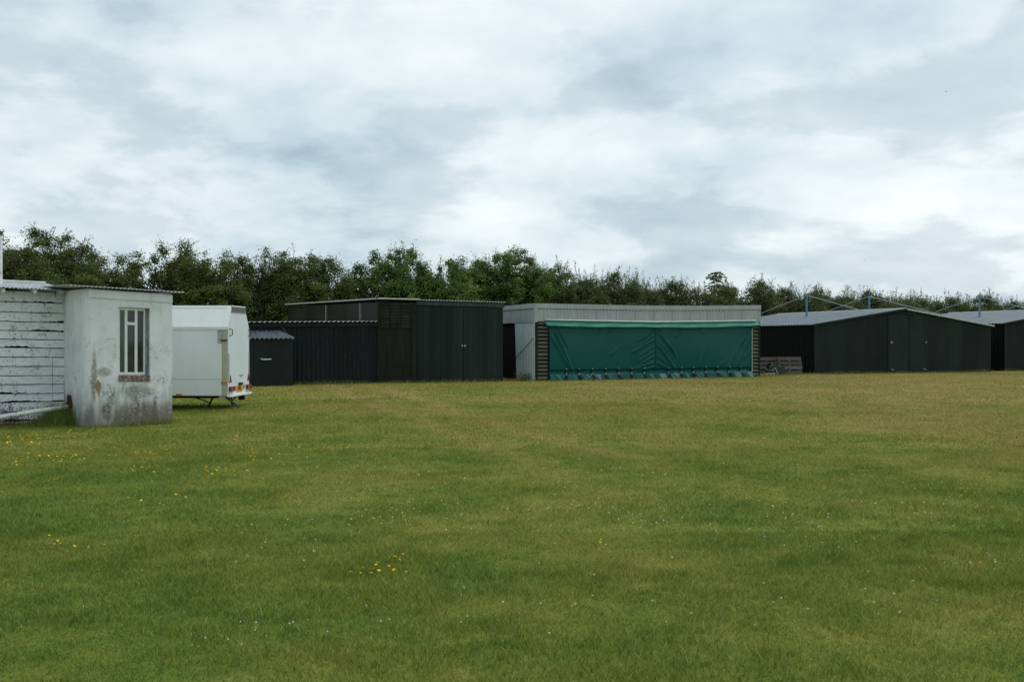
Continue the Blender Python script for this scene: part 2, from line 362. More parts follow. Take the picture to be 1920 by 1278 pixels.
def leaf_mat(name, dark, mid, light):
    m, nd, lk, bs = new_mat(name); nt = m.node_tree
    a = nd.new('ShaderNodeAttribute'); a.attribute_name = 'rnd'
    rp = nd.new('ShaderNodeValToRGB'); lk.new(a.outputs['Fac'], rp.inputs[0]); e = rp.color_ramp.elements
    e[0].position = 0; e[0].color = (*dark, 1); e[1].position = 1; e[1].color = (*light, 1); q = e.new(.55); q.color = (*mid, 1)
    lk.new(rp.outputs[0], bs.inputs['Base Color']); bs.inputs['Roughness'].default_value = .6; bs.inputs['Specular IOR Level'].default_value = .12
    tl = nd.new('ShaderNodeBsdfTranslucent'); lk.new(rp.outputs[0], tl.inputs[0])
    mx = nd.new('ShaderNodeMixShader'); mx.inputs[0].default_value = .22
    out = [n for n in nd if n.type == 'OUTPUT_MATERIAL'][0]
    lk.new(bs.outputs[0], mx.inputs[1]); lk.new(tl.outputs[0], mx.inputs[2]); lk.new(mx.outputs[0], out.inputs[0]); return m
M['turf'] = ground_mat(); M['blade'] = blade_mat()
M['leaf_haw'] = leaf_mat('hawthorn_leaf', (.038, .060, .015), (.074, .108, .025), (.155, .180, .040))
M['leaf_green'] = leaf_mat('fresh_green_leaf', (.044, .082, .018), (.086, .142, .029), (.165, .215, .045))
M['leaf_grey'] = leaf_mat('grey_green_leaf', (.046, .064, .022), (.088, .114, .036), (.165, .188, .062))
M['weed'] = leaf_mat('weed_leaf', (.10, .15, .028), (.16, .23, .045), (.26, .28, .09))
M['yellow'] = simple('yellow_petal', (.72, .50, .02), (.62, .40, .01), 30, .7, .2)
M['white_petal'] = simple('white_clover_head', (.62, .62, .54), (.48, .46, .40), 30, .8, .2)
M['dead_stem'] = simple('dead_bramble_stem', (.085, .05, .045), (.05, .032, .03), 14, .9, .1)

def np_mesh(name, verts, tris=None, quads=None, mat=None, parent=None, rnd=None, origin=(0, 0, 0), smooth=False, normals=None):
    me = bpy.data.meshes.new(name); verts = np.asarray(verts, np.float32) - np.asarray(origin, np.float32)
    me.vertices.add(len(verts)); me.vertices.foreach_set('co', verts.ravel())
    parts = []; starts = []; n = 0
    for arr, k in ((tris, 3), (quads, 4)):
        if arr is None or len(arr) == 0: continue
        arr = np.asarray(arr, np.int32); parts.append(arr.ravel()); starts.append(n + np.arange(len(arr)) * k); n += arr.size
    me.loops.add(n); me.loops.foreach_set('vertex_index', np.concatenate(parts))
    st = np.concatenate(starts).astype(np.int32); me.polygons.add(len(st)); me.polygons.foreach_set('loop_start', st)
    if rnd is not None:
        at_ = me.attributes.new('rnd', 'FLOAT', 'POINT'); at_.data.foreach_set('value', np.asarray(rnd, np.float32))
    me.update(calc_edges=True); me.validate()
    if mat: me.materials.append(mat)
    if smooth or normals is not None: me.shade_smooth()
    if normals is not None: me.normals_split_custom_set_from_vertices(normals)
    o = bpy.data.objects.new(name, me); C.objects.link(o)
    if parent is not None: o.parent = parent
    else: o.location = tuple(origin)
    return o

# ------------------------------------------------------------------ ground
gx = np.unique(np.concatenate([np.linspace(-30, 40, 141), np.linspace(-2500, -30, 24), np.linspace(40, 2500, 24)]))
gy = np.unique(np.concatenate([np.linspace(-10, 45, 111), np.linspace(45, 90, 16), np.linspace(90, 4500, 24), np.linspace(-800, -10, 8)]))
X, Y = np.meshgrid(gx, gy); Zg = ground_h(X, Y)
W = len(gx); ii = (np.arange(len(gy) - 1)[:, None] * W + np.arange(W - 1)[None, :]).ravel()
grd = np_mesh('ground', np.stack([X.ravel(), Y.ravel(), Zg.ravel()], 1), quads=np.stack([ii, ii + 1, ii + W + 1, ii + W], 1), mat=M['turf'], smooth=True)
tag(grd, 'flat mown grass airfield with green and straw coloured patches', 'ground', kind='structure')

# ------------------------------------------------------------------ white house on the left
def build_house():
    th = R(38); u = np.array([math.cos(th), math.sin(th)]); b = np.array([-math.sin(th), math.cos(th)]); nf = -b      # along front, back, facing
    d0 = 20.8; A = at(160, d0); kR = along(A, u, 323); Bp = A + u * kR                                                # annex front corners
    kS = along(A, b, 120); S = A + b * kS                                                                             # inner corner with the boarded wall
    L0 = S - u * 4.2                                                                                                  # boarded wall runs on out of frame
    depth = 4.2
    o = thing('house', 'derelict white boarded house with plastered annex and thin corrugated roof', 'house', (*A, float(ground_h(*A))))
    zA, zB = zat(541, A[1]), zat(552, Bp[1])
    foot = -.25
    # annex front with a window opening
    kW0, kW1 = along(A, u, 222), along(A, u, 281)
    W0, W1 = A + u * kW0, A + u * kW1
    zs0, zs1 = zat(703, W0[1]), zat(703, W1[1]); zh0, zh1 = zat(575, W0[1]), zat(578, W1[1])
    zt = lambda k: zA + (zB - zA) * k / kR
    t = .16
    mb = MB()
    rc = .13; ctr = A + u * rc + b * rc
    mb.wall(A + u * rc, W0, foot, foot, zt(rc), zt(kW0), t, nf); mb.wall(W1, Bp, foot, foot, zt(kW1), zB, t, nf)
    mb.wall(W0, W1, foot, foot, zs0 - .13, zs1 - .13, t, nf); mb.wall(W0, W1, zh0, zh1, zt(kW0), zt(kW1), t, nf)
    mb.build('annex_wall', M['render'], o)
    mb = MB(); mb.wall(A + b * (rc + .001), S + b * 1.2, foot, foot, zA, zA, t, -u); mb.build('annex_wall', M['render'], o)
    arc = [ctr + rc * (math.cos(q) * nf - math.sin(q) * u) for q in np.linspace(0, math.pi / 2, 10)]                  # worn, rounded corner
    mb = MB(); mb.add([V3(p, foot) for p in arc] + [V3(p, zA) for p in arc], [(i + 1, i, 10 + i, 11 + i) for i in range(9)]); mb.build('rounded_corner', M['render'], o, smooth=True)
    mb = MB(); mb.wall(Bp + b * t, Bp + b * depth, foot, foot, zB, zB + .1, t, u); mb.build('annex_wall', M['render'], o)
    # a shallow pilaster strip on the corner, and a timber plate under the roof
    mb = MB(); mb.prism([V3(A + u * along(A, u, 166) + nf * .0, zA - .17), V3(Bp, zB - .17), V3(Bp, zB - .02), V3(A + u * along(A, u, 166), zA - .02)], (*(nf * .022), 0))
    mb.build('wall_plate', M['render'], o)
    # window
    wu = W1 - W0; wl_ = np.linalg.norm(wu); rec = b * .10
    win = MB().add([V3(W0 + rec * 1.6, zs0 - .01), V3(W1 + rec * 1.6, zs1 - .01), V3(W1 + rec * 1.6, zs1 + .0), V3(W0 + rec * 1.6, zs0 + .0)], [(0, 1, 2, 3)])
    fr = MB(); bw = .05
    def bar(p0, z0, p1, z1, w, dpt=.05):
        a3, b3 = V3(p0 + rec, z0), V3(p1 + rec, z1); ax = unit(b3 - a3); n3 = np.array([*nf, 0]); cr = np.cross(ax, n3)
        fr.obox((a3 + b3) / 2, ax, n3, cr, np.linalg.norm(b3 - a3), dpt, w)
    hz = lambda f: zh0 + (zh1 - zh0) * f
    sz = lambda f: zs0 + (zs1 - zs0) * f
    Pf = lambda f: W0 + wu * f
    pos = [.0, .24, .56, .84]
    for f in pos: bar(Pf(f) + u * bw / 2, sz(f) + .0, Pf(f) + u * bw / 2, hz(f), bw, .06)
    bar(Pf(0), hz(0) - .03, Pf(.88), hz(.88) - .03, .055, .055); bar(Pf(0), sz(0) + .03, Pf(.88), sz(.88) + .03, .06, .055)
    fz = .24; zc = zh0 - (zh0 - zs0) * fz; bar(Pf(.24) + u * bw, zc, Pf(.56), zc - .01, .06, .05)
    wo = fr.build('window', M['frame'], o)
    for f0, f1, z0, z1 in ((0.02, .24, 0, 1), (.26, .56, 0, 1 - fz), (.26, .56, 1 - fz, 1), (.58, .84, 0, 1)):
        g = MB(); lo = lambda f, q: sz(f) + (hz(f) - sz(f)) * q
        a_, b_ = Pf(f0) + rec * 1.1, Pf(f1) + rec * 1.1
        g.prism([V3(a_, lo(f0, z0)), V3(b_, lo(f1, z0)), V3(b_, lo(f1, z1)), V3(a_, lo(f0, z1))], (*(b * .004), 0)); g.build('pane', M['glass'], wo)
    s = MB(); s.wall(Pf(.88) + rec * .6, Pf(1.0) + rec * .6, sz(1) , sz(1), hz(1), hz(1), .1, nf); s.build('jamb_board', M['jamb'], wo)
    # curtains and a dim room behind the glass
    for f0, f1 in ((.33, .37), (.63, .80)):
        c = MB(); n = 10
        pts = [Pf(f0 + (f1 - f0) * i / n) + b * (.30 + .018 * math.sin(i * 2.1)) for i in range(n + 1)]
        vs = [V3(p, zs0 + .06) for p in pts] + [V3(p, zh0 - .05) for p in pts]
        c.add(vs + [v + np.array([*b, 0]) * .004 for v in vs], [(i, i + 1, n + 2 + i, n + 1 + i) for i in range(n)] + [(i + 2 * n + 2, i + 3 * n + 3, i + 3 * n + 4, i + 2 * n + 3) for i in range(n)])
        c.build('curtain', M['curtain'], wo, smooth=True)
    # flaking brick sill: individual bricks laid on edge
    nb = 7
    for i in range(nb):
        f = (i + .5) / nb; c = V3(Pf(f) + nf * (-.06 + random.uniform(-.008, .012)), sz(f) - .065 + random.uniform(-.006, .006))
        m_ = MB(); m_.obox(c, (*u, random.uniform(-.03, .03)), (*b, 0), (0, 0, 1), wl_ / nb - .004, .2, .115 + random.uniform(-.012, .006)); m_.build('brick', M['brick'], o)
    # back of the house, hidden from here
    mb = MB(); mb.wall(L0 + b * (depth - .9), Bp + b * depth, foot, foot, 2.8, 2.7, .1, b); mb.build('rear_wall', M['render'], o)
    fl = MB(); fl.prism([V3(A + b * .3, .02), V3(Bp + b * .3 - u * .2, .02), V3(Bp + b * 3.5 - u * .2, .02), V3(A + b * 3.5, .02)], (0, 0, .04)); fl.build('floor', M['interior'], o)
    # boarded wall: dark backing and separate weatherboards with chipped lower edges
    zTop, zLow = zat(549, S[1]), -.12
    mb = MB(); mb.wall(L0 + b * .05, S + b * .05, -.25, -.25, zTop - .02, zTop - .02, .08, nf); mb.build('backing_wall', M['brown_board'], o)
    rows = [549, 569.5, 588, 605.5, 622, 637.5, 653, 670, 687, 704, 720, 737, 752, 769, 786, 806]
    tilt = .016                                                                                                       # the boards sag towards the inner corner
    for i in range(len(rows) - 1):
        z1 = zat(rows[i], S[1]); z0 = zat(rows[i + 1], S[1])
        cuts = [0, np.linalg.norm(S - L0)]
        if 7 <= i <= 11: cuts = [0, cuts[1] - along(S, -u, 98), cuts[1]]
        for q in range(len(cuts) - 1):
            m_ = MB(); a0, a1 = cuts[q] + (.006 if q else 0), cuts[q + 1] - .004; n = max(4, int((a1 - a0) / .03)); vs = []; wj = 0.0
            chip = random.random() < .75; ph = random.uniform(0, 9)
            for j in range(n + 1):
                k = a0 + (a1 - a0) * j / n; p = L0 + u * k; dz = tilt * (np.linalg.norm(S - L0) - k) * (1 if i < 12 else .6)
                wj = wj * .55 + random.uniform(-.5, .5); w = math.sin(k * 2.3 + ph) * .4 + math.sin(k * 6.1 + ph * 2) * .3 + wj * .6
                e0 = .012 + (max(0, w) * .036 if chip else max(0, w - .2) * .012)
                e1 = .002 + max(0, math.sin(k * 3.7 + ph * 1.7) - .6) * .015
                lip = .014 + .010 * math.sin(k * 1.9 + ph)
                vs += [V3(p + nf * (lip + .012), z0 + dz + e0), V3(p + nf * .006, z1 + dz - e1), V3(p - nf * .018, z1 + dz - e1), V3(p - nf * .010, z0 + dz + e0)]
            f = [(4 * j + c, 4 * j + (c + 1) % 4, 4 * j + 4 + (c + 1) % 4, 4 * j + 4 + c) for j in range(n) for c in range(4)]
            m_.add(vs, [tuple(reversed(x)) for x in f] + [(0, 1, 2, 3), (4 * n + 3, 4 * n + 2, 4 * n + 1, 4 * n)]); m_.build('board', M['board'], o)
    # roof: sheets over the boarded part rise away from us; the annex sheet lies almost level
    ov = .28; E0, E1 = L0 + nf * ov, S + nf * ov + u * .06
    ze = zat(544, E1[1]); up = zat(532.5, E1[1] + 1.6) - ze; k = 2.0
    r = MB(); tl = np.linalg.norm(E1 - E0) * .014
    r.corr(V3(E0, ze + tl), V3(E1, ze), V3(E1 + b * k, ze + up), V3(E0 + b * k, ze + up + tl), .076, .012, .008, sub=6, out=(0, 0, 1)); rf = r.build('roof', M['pale_roof'], o)
    r = MB(); r.tube([V3(E0 + b * k, ze + up + tl + .02), V3(E1 + b * k, ze + up + .02)], .035, 8); r.build('ridge_roll', M['pale_edge'], rf)
    for px in (3, 62, 112):
        kk = along(S + nf * .12, u, px); p = S + nf * .12 + u * kk
        r = MB(); r.obox(V3(p, ze - .05 + .1 * .3), (*b, .2), (*u, 0), (-b[0] * .2, -b[1] * .2, 1), .34, .06, .07); r.build('rafter', M['board'], rf)
    F0, F1 = A + nf * .12 - u * .35, Bp + nf * .12 + u * .22
    z0, z1 = zat(534.5, F0[1]), zat(548, F1[1])
    r = MB(); r.corr(V3(F0, z0), V3(F1, z1), V3(F1 + b * depth, z1 + .10), V3(F0 + b * depth, z0 + .10), .08, .010, .008, sub=6, out=(0, 0, 1)); r.build('roof', M['pale_roof'], o)
    # flue at the left edge of the picture
    fp = at(-1.5, 22.0); r = MB(); r.tube([V3(fp, 2.3), V3(fp, zat(436, 22))], [.065, .06], 12); fo = r.build('flue_pipe', M['board'], o)
    r = MB(); r.tube([V3(fp, zat(436, 22) - .05), V3(fp, zat(436, 22) + .03)], .075, 12); r.build('flue_collar', M['grey_board'], fo)
    # plaster fallen off: an irregular tan patch
    kk = along(A, u, 185); c = A + u * kk; r = MB(); pts = []
    for j in range(14):
        a_ = j / 14 * 2 * math.pi; pts.append(V3(c + u * math.cos(a_) * .045 * random.uniform(.5, 1.3) + u * .02 * math.sin(a_ * 2), zat(729, c[1]) + math.sin(a_) * .19 * random.uniform(.6, 1.15)))
    r.prism(pts, (*(nf * .003), 0)); r.build('bare_patch', M['tan'], o)
    # waste pipe with its rusty collar
    q = A + b * (kS * .68) - u * .02; zq = zat(761, q[1]); e = S - u * 3.2 + nf * .55
    r = MB(); kpx = along(q, unit(e - q), 0); q0 = q + unit(e - q) * kpx; zq0 = zat(782, q0[1]); s_ = (zq0 - zq) / kpx
    r.tube([V3(q + u * .1, zq), V3(q + unit(e - q) * kpx * .5, zq + s_ * kpx * .5 + .006), V3(q + unit(e - q) * 2.6, zq + s_ * 2.6)], .046, 12)
    pi_ = r.build('waste_pipe', M['pipe'], o, smooth=True)
    r = MB(); seg = 16; vs = []
    for xx, rr in ((.0, 1), (-.035, .8)):
        for j in range(seg):
            a_ = j / seg * 2 * math.pi; rad = (.20 + .05 * math.sin(j * 2.7)) * rr; v3 = V3(q, zq) + np.array([*b, 0]) * math.cos(a_) * rad * .8 + np.array([0, 0, 1]) * math.sin(a_) * rad * 1.15 + np.array([*u, 0]) * xx
            vs.append(v3)
    r.add(vs, [tuple(range(seg)), tuple(range(2 * seg - 1, seg - 1, -1))] + [(j, (j + 1) % seg, seg + (j + 1) % seg, seg + j) for j in range(seg)]); r.build('rusty_collar', M['rust'], pi_)
    return dict(A=A, B=Bp, S=S, u=u, b=b, nf=nf)
H = build_house()

# ------------------------------------------------------------------ white box trailer
def build_trailer():
    d = 25.1; N = at(427, d); r = unit((.05, .998)); s = np.array([-r[1], r[0]]); W_, L = 1.66, 4.4
    g0 = 0.0; zb, zs, zr = zat(742, d), zat(614, d), 2.49; i0, i1 = .25, .36
    o = thing('box_trailer', 'white box trailer with sloping upper sides and yellow rear plate', 'trailer', (*(N + s * 2 + r * .8), 0))
    P = lambda a, c, z: V3(N + s * a + r * c, z)
    prof = [(0, zb), (W_, zb), (W_, zs), (W_ - i1, zr), (i0, zr), (0, zs)]
    mb = MB(); mb.prism([P(.02, c + (.012 if c == 0 else (-.012 if c == W_ else 0)), z) for c, z in prof], V3(s * (L - .04), 0)); mb.build('body', M['tr_side'], o)
    mb = MB(); mb.prism([P(-.012, c, z) for c, z in prof], V3(s * .03, 0)); rear = mb.build('rear_door', M['tr_rear'], o)
    # near side: main panel, skirt panel and corner post
    n3 = np.array([*(-r), 0])
    def side(name, a0, a1, z0, z1, th, m, par=o):
        mb = MB(); mb.prism([P(a0, 0, z0), P(a1, 0, z0), P(a1, 0, z1), P(a0, 0, z1)], n3 * th); return mb.build(name, m, par)
    zk = zat(711, d)
    side('side_panel', .14, L - .1, zk + .006, zs - .05, .012, M['tr_side']); side('skirt_panel', .14, L - .1, zb + .01, zk - .006, .016, M['tr_side'])
    side('corner_post', 0, .128, zb + .004, zs - .02, .020, M['cream'])
    side('gutter', .0, L, zs - .045, zs - .005, .035, M['tr_white'])
    # sloping upper hatch, a frame round a glossy panel
    def sl(a, f, off): 
        nn = unit(np.cross(np.array([*s, 0]), np.array([*(r * i0), zr - zs]))); nn = nn if np.dot(nn, n3) > 0 else -nn
        return P(a, i0 * f, zs + (zr - zs) * f) + nn * off
    def slab(name, a0, a1, f0, f1, off0, off1, m, par=o):
        mb = MB(); q = [(a0, f0), (a1, f0), (a1, f1), (a0, f1)]; mb.hexa([sl(a, f, off0) for a, f in q] + [sl(a, f, off1) for a, f in q]); return mb.build(name, m, par)
    ht = slab('upper_hatch', .10, L - .1, .07, .93, .002, .014, M['tr_white'])
    slab('hatch_edge', -.01, .098, .0, 1.0, .002, .028, M['tr_white'], ht); slab('hatch_edge', .1, L - .1, .932, 1.02, .002, .026, M['tr_white'], ht); slab('hatch_edge', .1, L - .1, .0, .068, .002, .026, M['tr_white'], ht)
    # roof deck and the grey louvre strip above the rear door
    mb = MB(); mb.prism([P(-.03, i0 - .02, zr), P(-.03, W_ - i1 + .02, zr), P(L, W_ - i1 + .02, zr), P(L, i0 - .02, zr)], (0, 0, .025)); mb.build('roof_deck', M['tr_white'], o)
    dz = zr - zs
    for j in range(3):
        f1 = 1 - j * .085 - .01; f0 = f1 - .07
        mb = MB(); q = [(i0 * f0 + .03, f0), (W_ - i1 * f0 - .03, f0), (W_ - i1 * f1 - .03, f1), (i0 * f1 + .03, f1)]
        mb.prism([P(-.012, c, zs + dz * f) for c, f in q], V3(s * -.022, 0)); mb.build('louvre', M['grey_trim'], rear)
    # dark trim strip on the far rear edge, cream corner strips
    mb = MB(); mb.prism([P(-.012, W_ - .05, zat(712, d)), P(-.012, W_ - .01, zat(712, d)), P(-.012, W_ - .01, zat(660, d)), P(-.012, W_ - .05, zat(660, d))], V3(s * -.012, 0)); mb.build('corner_strip', M['cream'], rear)
    mb = MB(); mb.prism([P(-.012, .005, zat(715, d)), P(-.012, .09, zat(715, d)), P(-.012, .07, zat(662, d)), P(-.012, .005, zat(662, d))], V3(s * -.012, 0)); mb.build('corner_strip', M['cream'], rear)
    for c0 in (.10, W_ - .07):
        zt_ = zat(620, d); mb = MB(); mb.tube([P(-.01, c0, zt_ + .05), P(-.07, c0 + .03, zt_ + .03), P(-.075, c0 + .03, zt_ - .09), P(-.01, c0, zt_ - .13)], .014, 6); mb.build('grab_handle', M['black_plastic'], rear)
    def rbox(name, c0, c1, y0, y1, th, m, par=rear, seat=-.012):
        z0, z1 = zat(y0, d), zat(y1, d); mb = MB(); mb.prism([P(seat, c0, z0), P(seat, c1, z0), P(seat, c1, z1), P(seat, c0, z1)], V3(s * -th, 0)); return mb.build(name, m, par)
    for c0, c1 in ((.06, .24), (W_ - .16, W_ + .02)):
        z0, z1 = zat(717, d), zat(703, d); m_ = MB(); m_.prism([P(-.012, c0, z0), P(-.012, c1, z0), P(-.012, (c0 + c1) / 2, z1)], V3(s * -.012, 0)); m_.build('reflector_triangle', M['red_lens'], rear)
    for c0, c1 in ((.04, .36), (W_ - .27, W_ + .02)):
        q = rbox('tail_lamp', c0, c1, 733.5, 725, .07, M['red_lens']); 
        rbox('lamp_segment', c0, c0 + .06, 732.5, 726, .006, M['amber'], q, -.083)
    pl = rbox('number_plate', .62, 1.10, 737.0, 724.5, .012, M['plate_y'])
    rbox('plate_lamp', .78, .98, 723.8, 719.5, .06, M['black_plastic'])
    for c0, c1, y0, y1 in ((.72, .76, 734.5, 727), (.80, .84, 734, 727), (.76, .80, 731.5, 729.8), (.90, .93, 734, 727), (.93, 1.0, 734, 732.4)):
        rbox('plate_mark', c0, c1, y0, y1, .003, M['rust'], pl, -.025)
    rbox('badge', .86, 1.14, 706.2, 704.8, .006, M['grey_trim']); rbox('badge', .94, 1.08, 708.6, 707.6, .006, M['grey_trim'])
    rbox('socket_cover', 1.16, 1.24, 731, 724, .02, M['chrome'])
    mb = MB(); mb.obox(P(-.03, W_ / 2, zb + .0), (*r, 0), (*s, 0), (0, 0, 1), W_ + .06, .08, .05); mb.build('bumper_rail', M['tr_white'], o)
    # side fittings
    def sbox(name, a0, a1, y0, y1, th, m, seat=.018):
        z0, z1 = zat(y0, d), zat(y1, d); mb = MB(); mb.prism([P(a0, -seat, z0), P(a1, -seat, z0), P(a1, -seat, z1), P(a0, -seat, z1)], n3 * th); return mb.build(name, m, o)
    sbox('marker_lamp', .0, .15, 719.5, 715.0, .02, M['amber'], .022); sbox('side_reflector', 1.12, 1.26, 742, 738, .02, M['amber'])
    lp = sbox('latch_plate', .135, .245, 643, 617, .006, M['latch'], .014); sbox('latch_bar', .02, .15, 639, 636.6, .03, M['rust'], .022)
    # chassis, wheels, corner steadies
    for c in (.35, W_ - .35):
        mb = MB(); mb.obox(P(L / 2, c, zb - .035), (*s, 0), (*r, 0), (0, 0, 1), L - .1, .06, .07); mb.build('chassis_rail', M['black_plastic'], o)
    for c in (.12, W_ - .12):
        mb = MB(); cc = P(2.35, c, .30); n = 20; vs = []
        for off, rad in ((-.08, .27), (-.05, .30), (.05, .30), (.08, .27)): vs += [cc + np.array([*r, 0]) * off + rad * (math.cos(t) * np.array([*s, 0]) + math.sin(t) * np.array([0, 0, 1])) for t in np.linspace(0, 2 * math.pi, n, endpoint=False)]
        mb.add(vs, [(k * n + j, k * n + (j + 1) % n, (k + 1) * n + (j + 1) % n, (k + 1) * n + j) for k in range(3) for j in range(n)] + [tuple(range(n)), tuple(range(4 * n - 1, 3 * n - 1, -1))])
        w = mb.build('wheel', M['rubber'], o); mb = MB(); mb.tube([cc - np.array([*r, 0]) * .085, cc + np.array([*r, 0]) * .085], .16, 14); mb.build('rim', M['chrome'], w)
    for a, c in ((.42, .18), (.20, W_ * .52)):
        top = P(a, c, zb - .02); ft = P(a + (.14 if c < .5 else -.02), c + .04, .02)
        mb = MB(); mb.tube([top, ft], [.026, .022], 8); lg = mb.build('corner_steady', M['black_plastic'], o)
        mb = MB(); mb.tube([P(a + .55 if c < .5 else a + .02, c + (.1 if c < .5 else .65), zb - .02), (top + ft * 1.3) / 2.3], .016, 6); mb.build('brace', M['black_plastic'], lg)
        mb = MB(); mb.obox(ft, (1, 0, 0), (0, 1, 0), (0, 0, 1), .13, .1, .02); mb.build('foot_plate', M['grey_trim'], lg)
    mb = MB(); t0, t1 = P(.12, .16, zb), P(-.22, .20, .03); mb.tube([t0, t1], [.03, .024], 8); lg = mb.build('prop_stand', M['grey_board'], o)
    mb = MB(); mb.obox(P(.16, .10, zb - .03), (*s, 0), (*r, 0), (0, 0, 1), .16, .08, .10); mb.build('stand_bracket', M['chrome'], lg)
    mb = MB(); mb.tube([P(-.02, W_ - .42, zb - .10), P(.12, W_ - .42, zb - .10)], .065, 12); mb.build('fog_lamp', M['black_plastic'], o)
    # drawbar and coupling at the far end, out of sight behind the house
    mb = MB()
    for c in (.45, W_ - .45): mb.tube([P(L - .05, c, zb - .04), P(L + 1.0, W_ / 2, zb + .02)], .035, 8)
    mb.build('drawbar', M['grey_trim'], o)
build_trailer()

# ------------------------------------------------------------------ tall dark shed
TA = at(708, gd(718)); TB = at(943, 42.2); TC = at(540, 49.2)
def build_tall_shed():
    u = unit(TB - TA); nf = np.array([u[1], -u[0]]); b = -nf
    o = thing('tall_shed', 'tall dark green timber shed with double doors and smoky side panels', 'shed', (*TA, 0))
    L = np.linalg.norm(TB - TA); zA, zB = zat(565, TA[1]), zat(571.5, TB[1])
    zt = lambda k: zA + (zB - zA) * k / L
    kp = along(TA, u, 775); Pp = TA + u * kp
    mb = MB(); mb.wall(TA, Pp, -.05, -.05, zA, zt(kp), .08, nf); mb.build('front_panel', M['olive_board'], o)
    # louvred vent of overlapping boards, three bays wide, in the top of the panel
    k0, k1 = along(TA, u, 713), along(TA, u, 770); zl, zh = zat(612, TA[1]), zat(567, TA[1])
    nr = 8
    for bay in range(3):
        a0, a1 = k0 + (k1 - k0) * bay / 3 + .015, k0 + (k1 - k0) * (bay + 1) / 3 - .015
        for i in range(nr):
            z0, z1 = zl + (zh - zl) * i / nr, zl + (zh - zl) * (i + 1) / nr
            m_ = MB(); p, q = TA + u * a0, TA + u * a1
            m_.hexa([V3(p + nf * .006, z0), V3(q + nf * .006, z0), V3(q + nf * .045, z0), V3(p + nf * .045, z0), V3(p + nf * .004, z1 - .006), V3(q + nf * .004, z1 - .006), V3(q + nf * .016, z1 - .006), V3(p + nf * .016, z1 - .006)])
            m_.build('louvre_board', M['olive_board'], o)
    def fbox(name, px0, px1, z0, z1, th, m, par=o, seat=0.0):
        a0, a1 = along(TA, u, px0), along(TA, u, px1); p, q = TA + u * a0 + nf * seat, TA + u * a1 + nf * seat
        mb = MB(); mb.prism([V3(p, z0), V3(q, z0), V3(q, z1), V3(p, z1)], (*(nf * th), 0)); return mb.build(name, m, par)
    fbox('sill_rail', 711, 773, zl - .07, zl - .01, .05, M['olive_board'])
    fbox('post', 773, 781, -.03, zt(kp) - .01, .035, M['olive_board']); fbox('post', 707.5, 712, -.03, zA - .01, .03, M['olive_board'])
    mb = MB(); mb.wall(Pp + u * .002, TB, -.05, -.05, zt(kp), zB, .08, nf); mb.build('front_wall', M['dark_paint'], o)
    # double doors of upright boards
    mid = 868.5
    for x0, x1, sgn in ((783, mid - .4, 1), (mid + .4, 940, -1)):
        nbd = 8; door = None
        for j in range(nbd):
            xa, xb = x0 + (x1 - x0) * j / nbd, x0 + (x1 - x0) * (j + 1) / nbd - .35
            ka = along(TA, u, (xa + xb) / 2)
            if door is None: door = fbox('door', x0, x1, -.01, zt(ka) - .13, .02, M['dark_paint'])
            fbox('door_board', xa, xb, .0, zt(ka) - .15 + random.uniform(-.008, .008), .016 + random.uniform(0, .006), M['dark_paint'], door, .020)
        hx = mid - 2.5 if sgn > 0 else mid + 2.5
        fbox('handle', hx - 1.1, hx + 1.1, zat(650, 41), zat(646.8, 41), .05, M['chrome'], door, .042)
        fbox('hasp', hx - .45, hx + .45, zat(658, 41), zat(651.5, 41), .02, M['grey_board'], door, .042)
    # head board under the roof
    a0 = along(TA, u, 781); p, q = TA + u * a0, TB + u * .05
    mb = MB(); mb.prism([V3(p, zt(a0) - .10), V3(q, zB - .10), V3(q, zB + .05), V3(p, zt(a0) + .05)], (*(nf * .06), 0)); mb.build('head_board', M['grey_board'], o)
    # left side: smoky sheets between pale posts, going back to the hedge
    s = unit(TC - TA); ns = np.array([-s[1], s[0]]); Ls = np.linalg.norm(TC - TA)
    ns = ns if np.dot(ns, -TA) > 0 else -ns
    zC = zat(574.5, TC[1]); zsd = lambda k: zA + (zC - zA) * k / Ls
    edges = [0, along(TA, s, 677), along(TA, s, 613), Ls]
    for i in range(3):
        p, q = TA + s * (edges[i] + .03), TA + s * (edges[i + 1] - .03)
        mb = MB(); mb.wall(p, q, 0, 0, zsd(edges[i]) - .02, zsd(edges[i + 1]) - .02, .03, ns); mb.build('side_sheet', M['smoky_sheet'], o)
    for k in edges[1:3]:
        p = TA + s * k; mb = MB(); mb.obox(V3(p, (zsd(k)) / 2), (*s, 0), (*ns, 0), (0, 0, 1), .11, .12, zsd(k) - .06); mb.build('side_post', M['side_post'], o)
    D2 = TC + (TB - TA) * .9
    mb = MB(); mb.wall(TC, D2, 0, 0, zC, zC, .06, b); mb.build('rear_wall', M['dark_paint'], o)
    mb = MB(); mb.wall(TB - u * .08 + b * .085, D2, 0, 0, zB, zC, .06, u); mb.build('side_wall', M['dark_paint'], o)
    # roof: thin corrugated sheet, edge on from here
    ov = .12; r0, r1 = TA + nf * ov - u * .05, TB + nf * ov + u * .08
    mb = MB(); mb.corr(V3(r0, zA + .10), V3(r1, zB + .10), V3(D2 + u * .1, zC + .085), V3(TC + ns * .12, zC + .085), .12, .018, .012, sub=6, out=(0, 0, 1)); rf = mb.build('roof', M['galv'], o)
    mb = MB(); mb.tube([V3(TA + ns * .1 + nf * ov, zA + .105), V3(TA + (TC - TA) * .5 + ns * .12, (zA + zC) / 2 + .10), V3(TC + ns * .13, zC + .10)], .026, 6); mb.build('verge_strip', M['pale_edge'], rf)
    kq = along(TA, u, 786); mb = MB(); mb.tube([V3(TA + nf * (ov + .01), zA + .115), V3(TA + u * kq + nf * (ov + .01), zt(kq) + .12)], .026, 6); mb.build('verge_strip', M['pale_edge'], rf)
build_tall_shed()

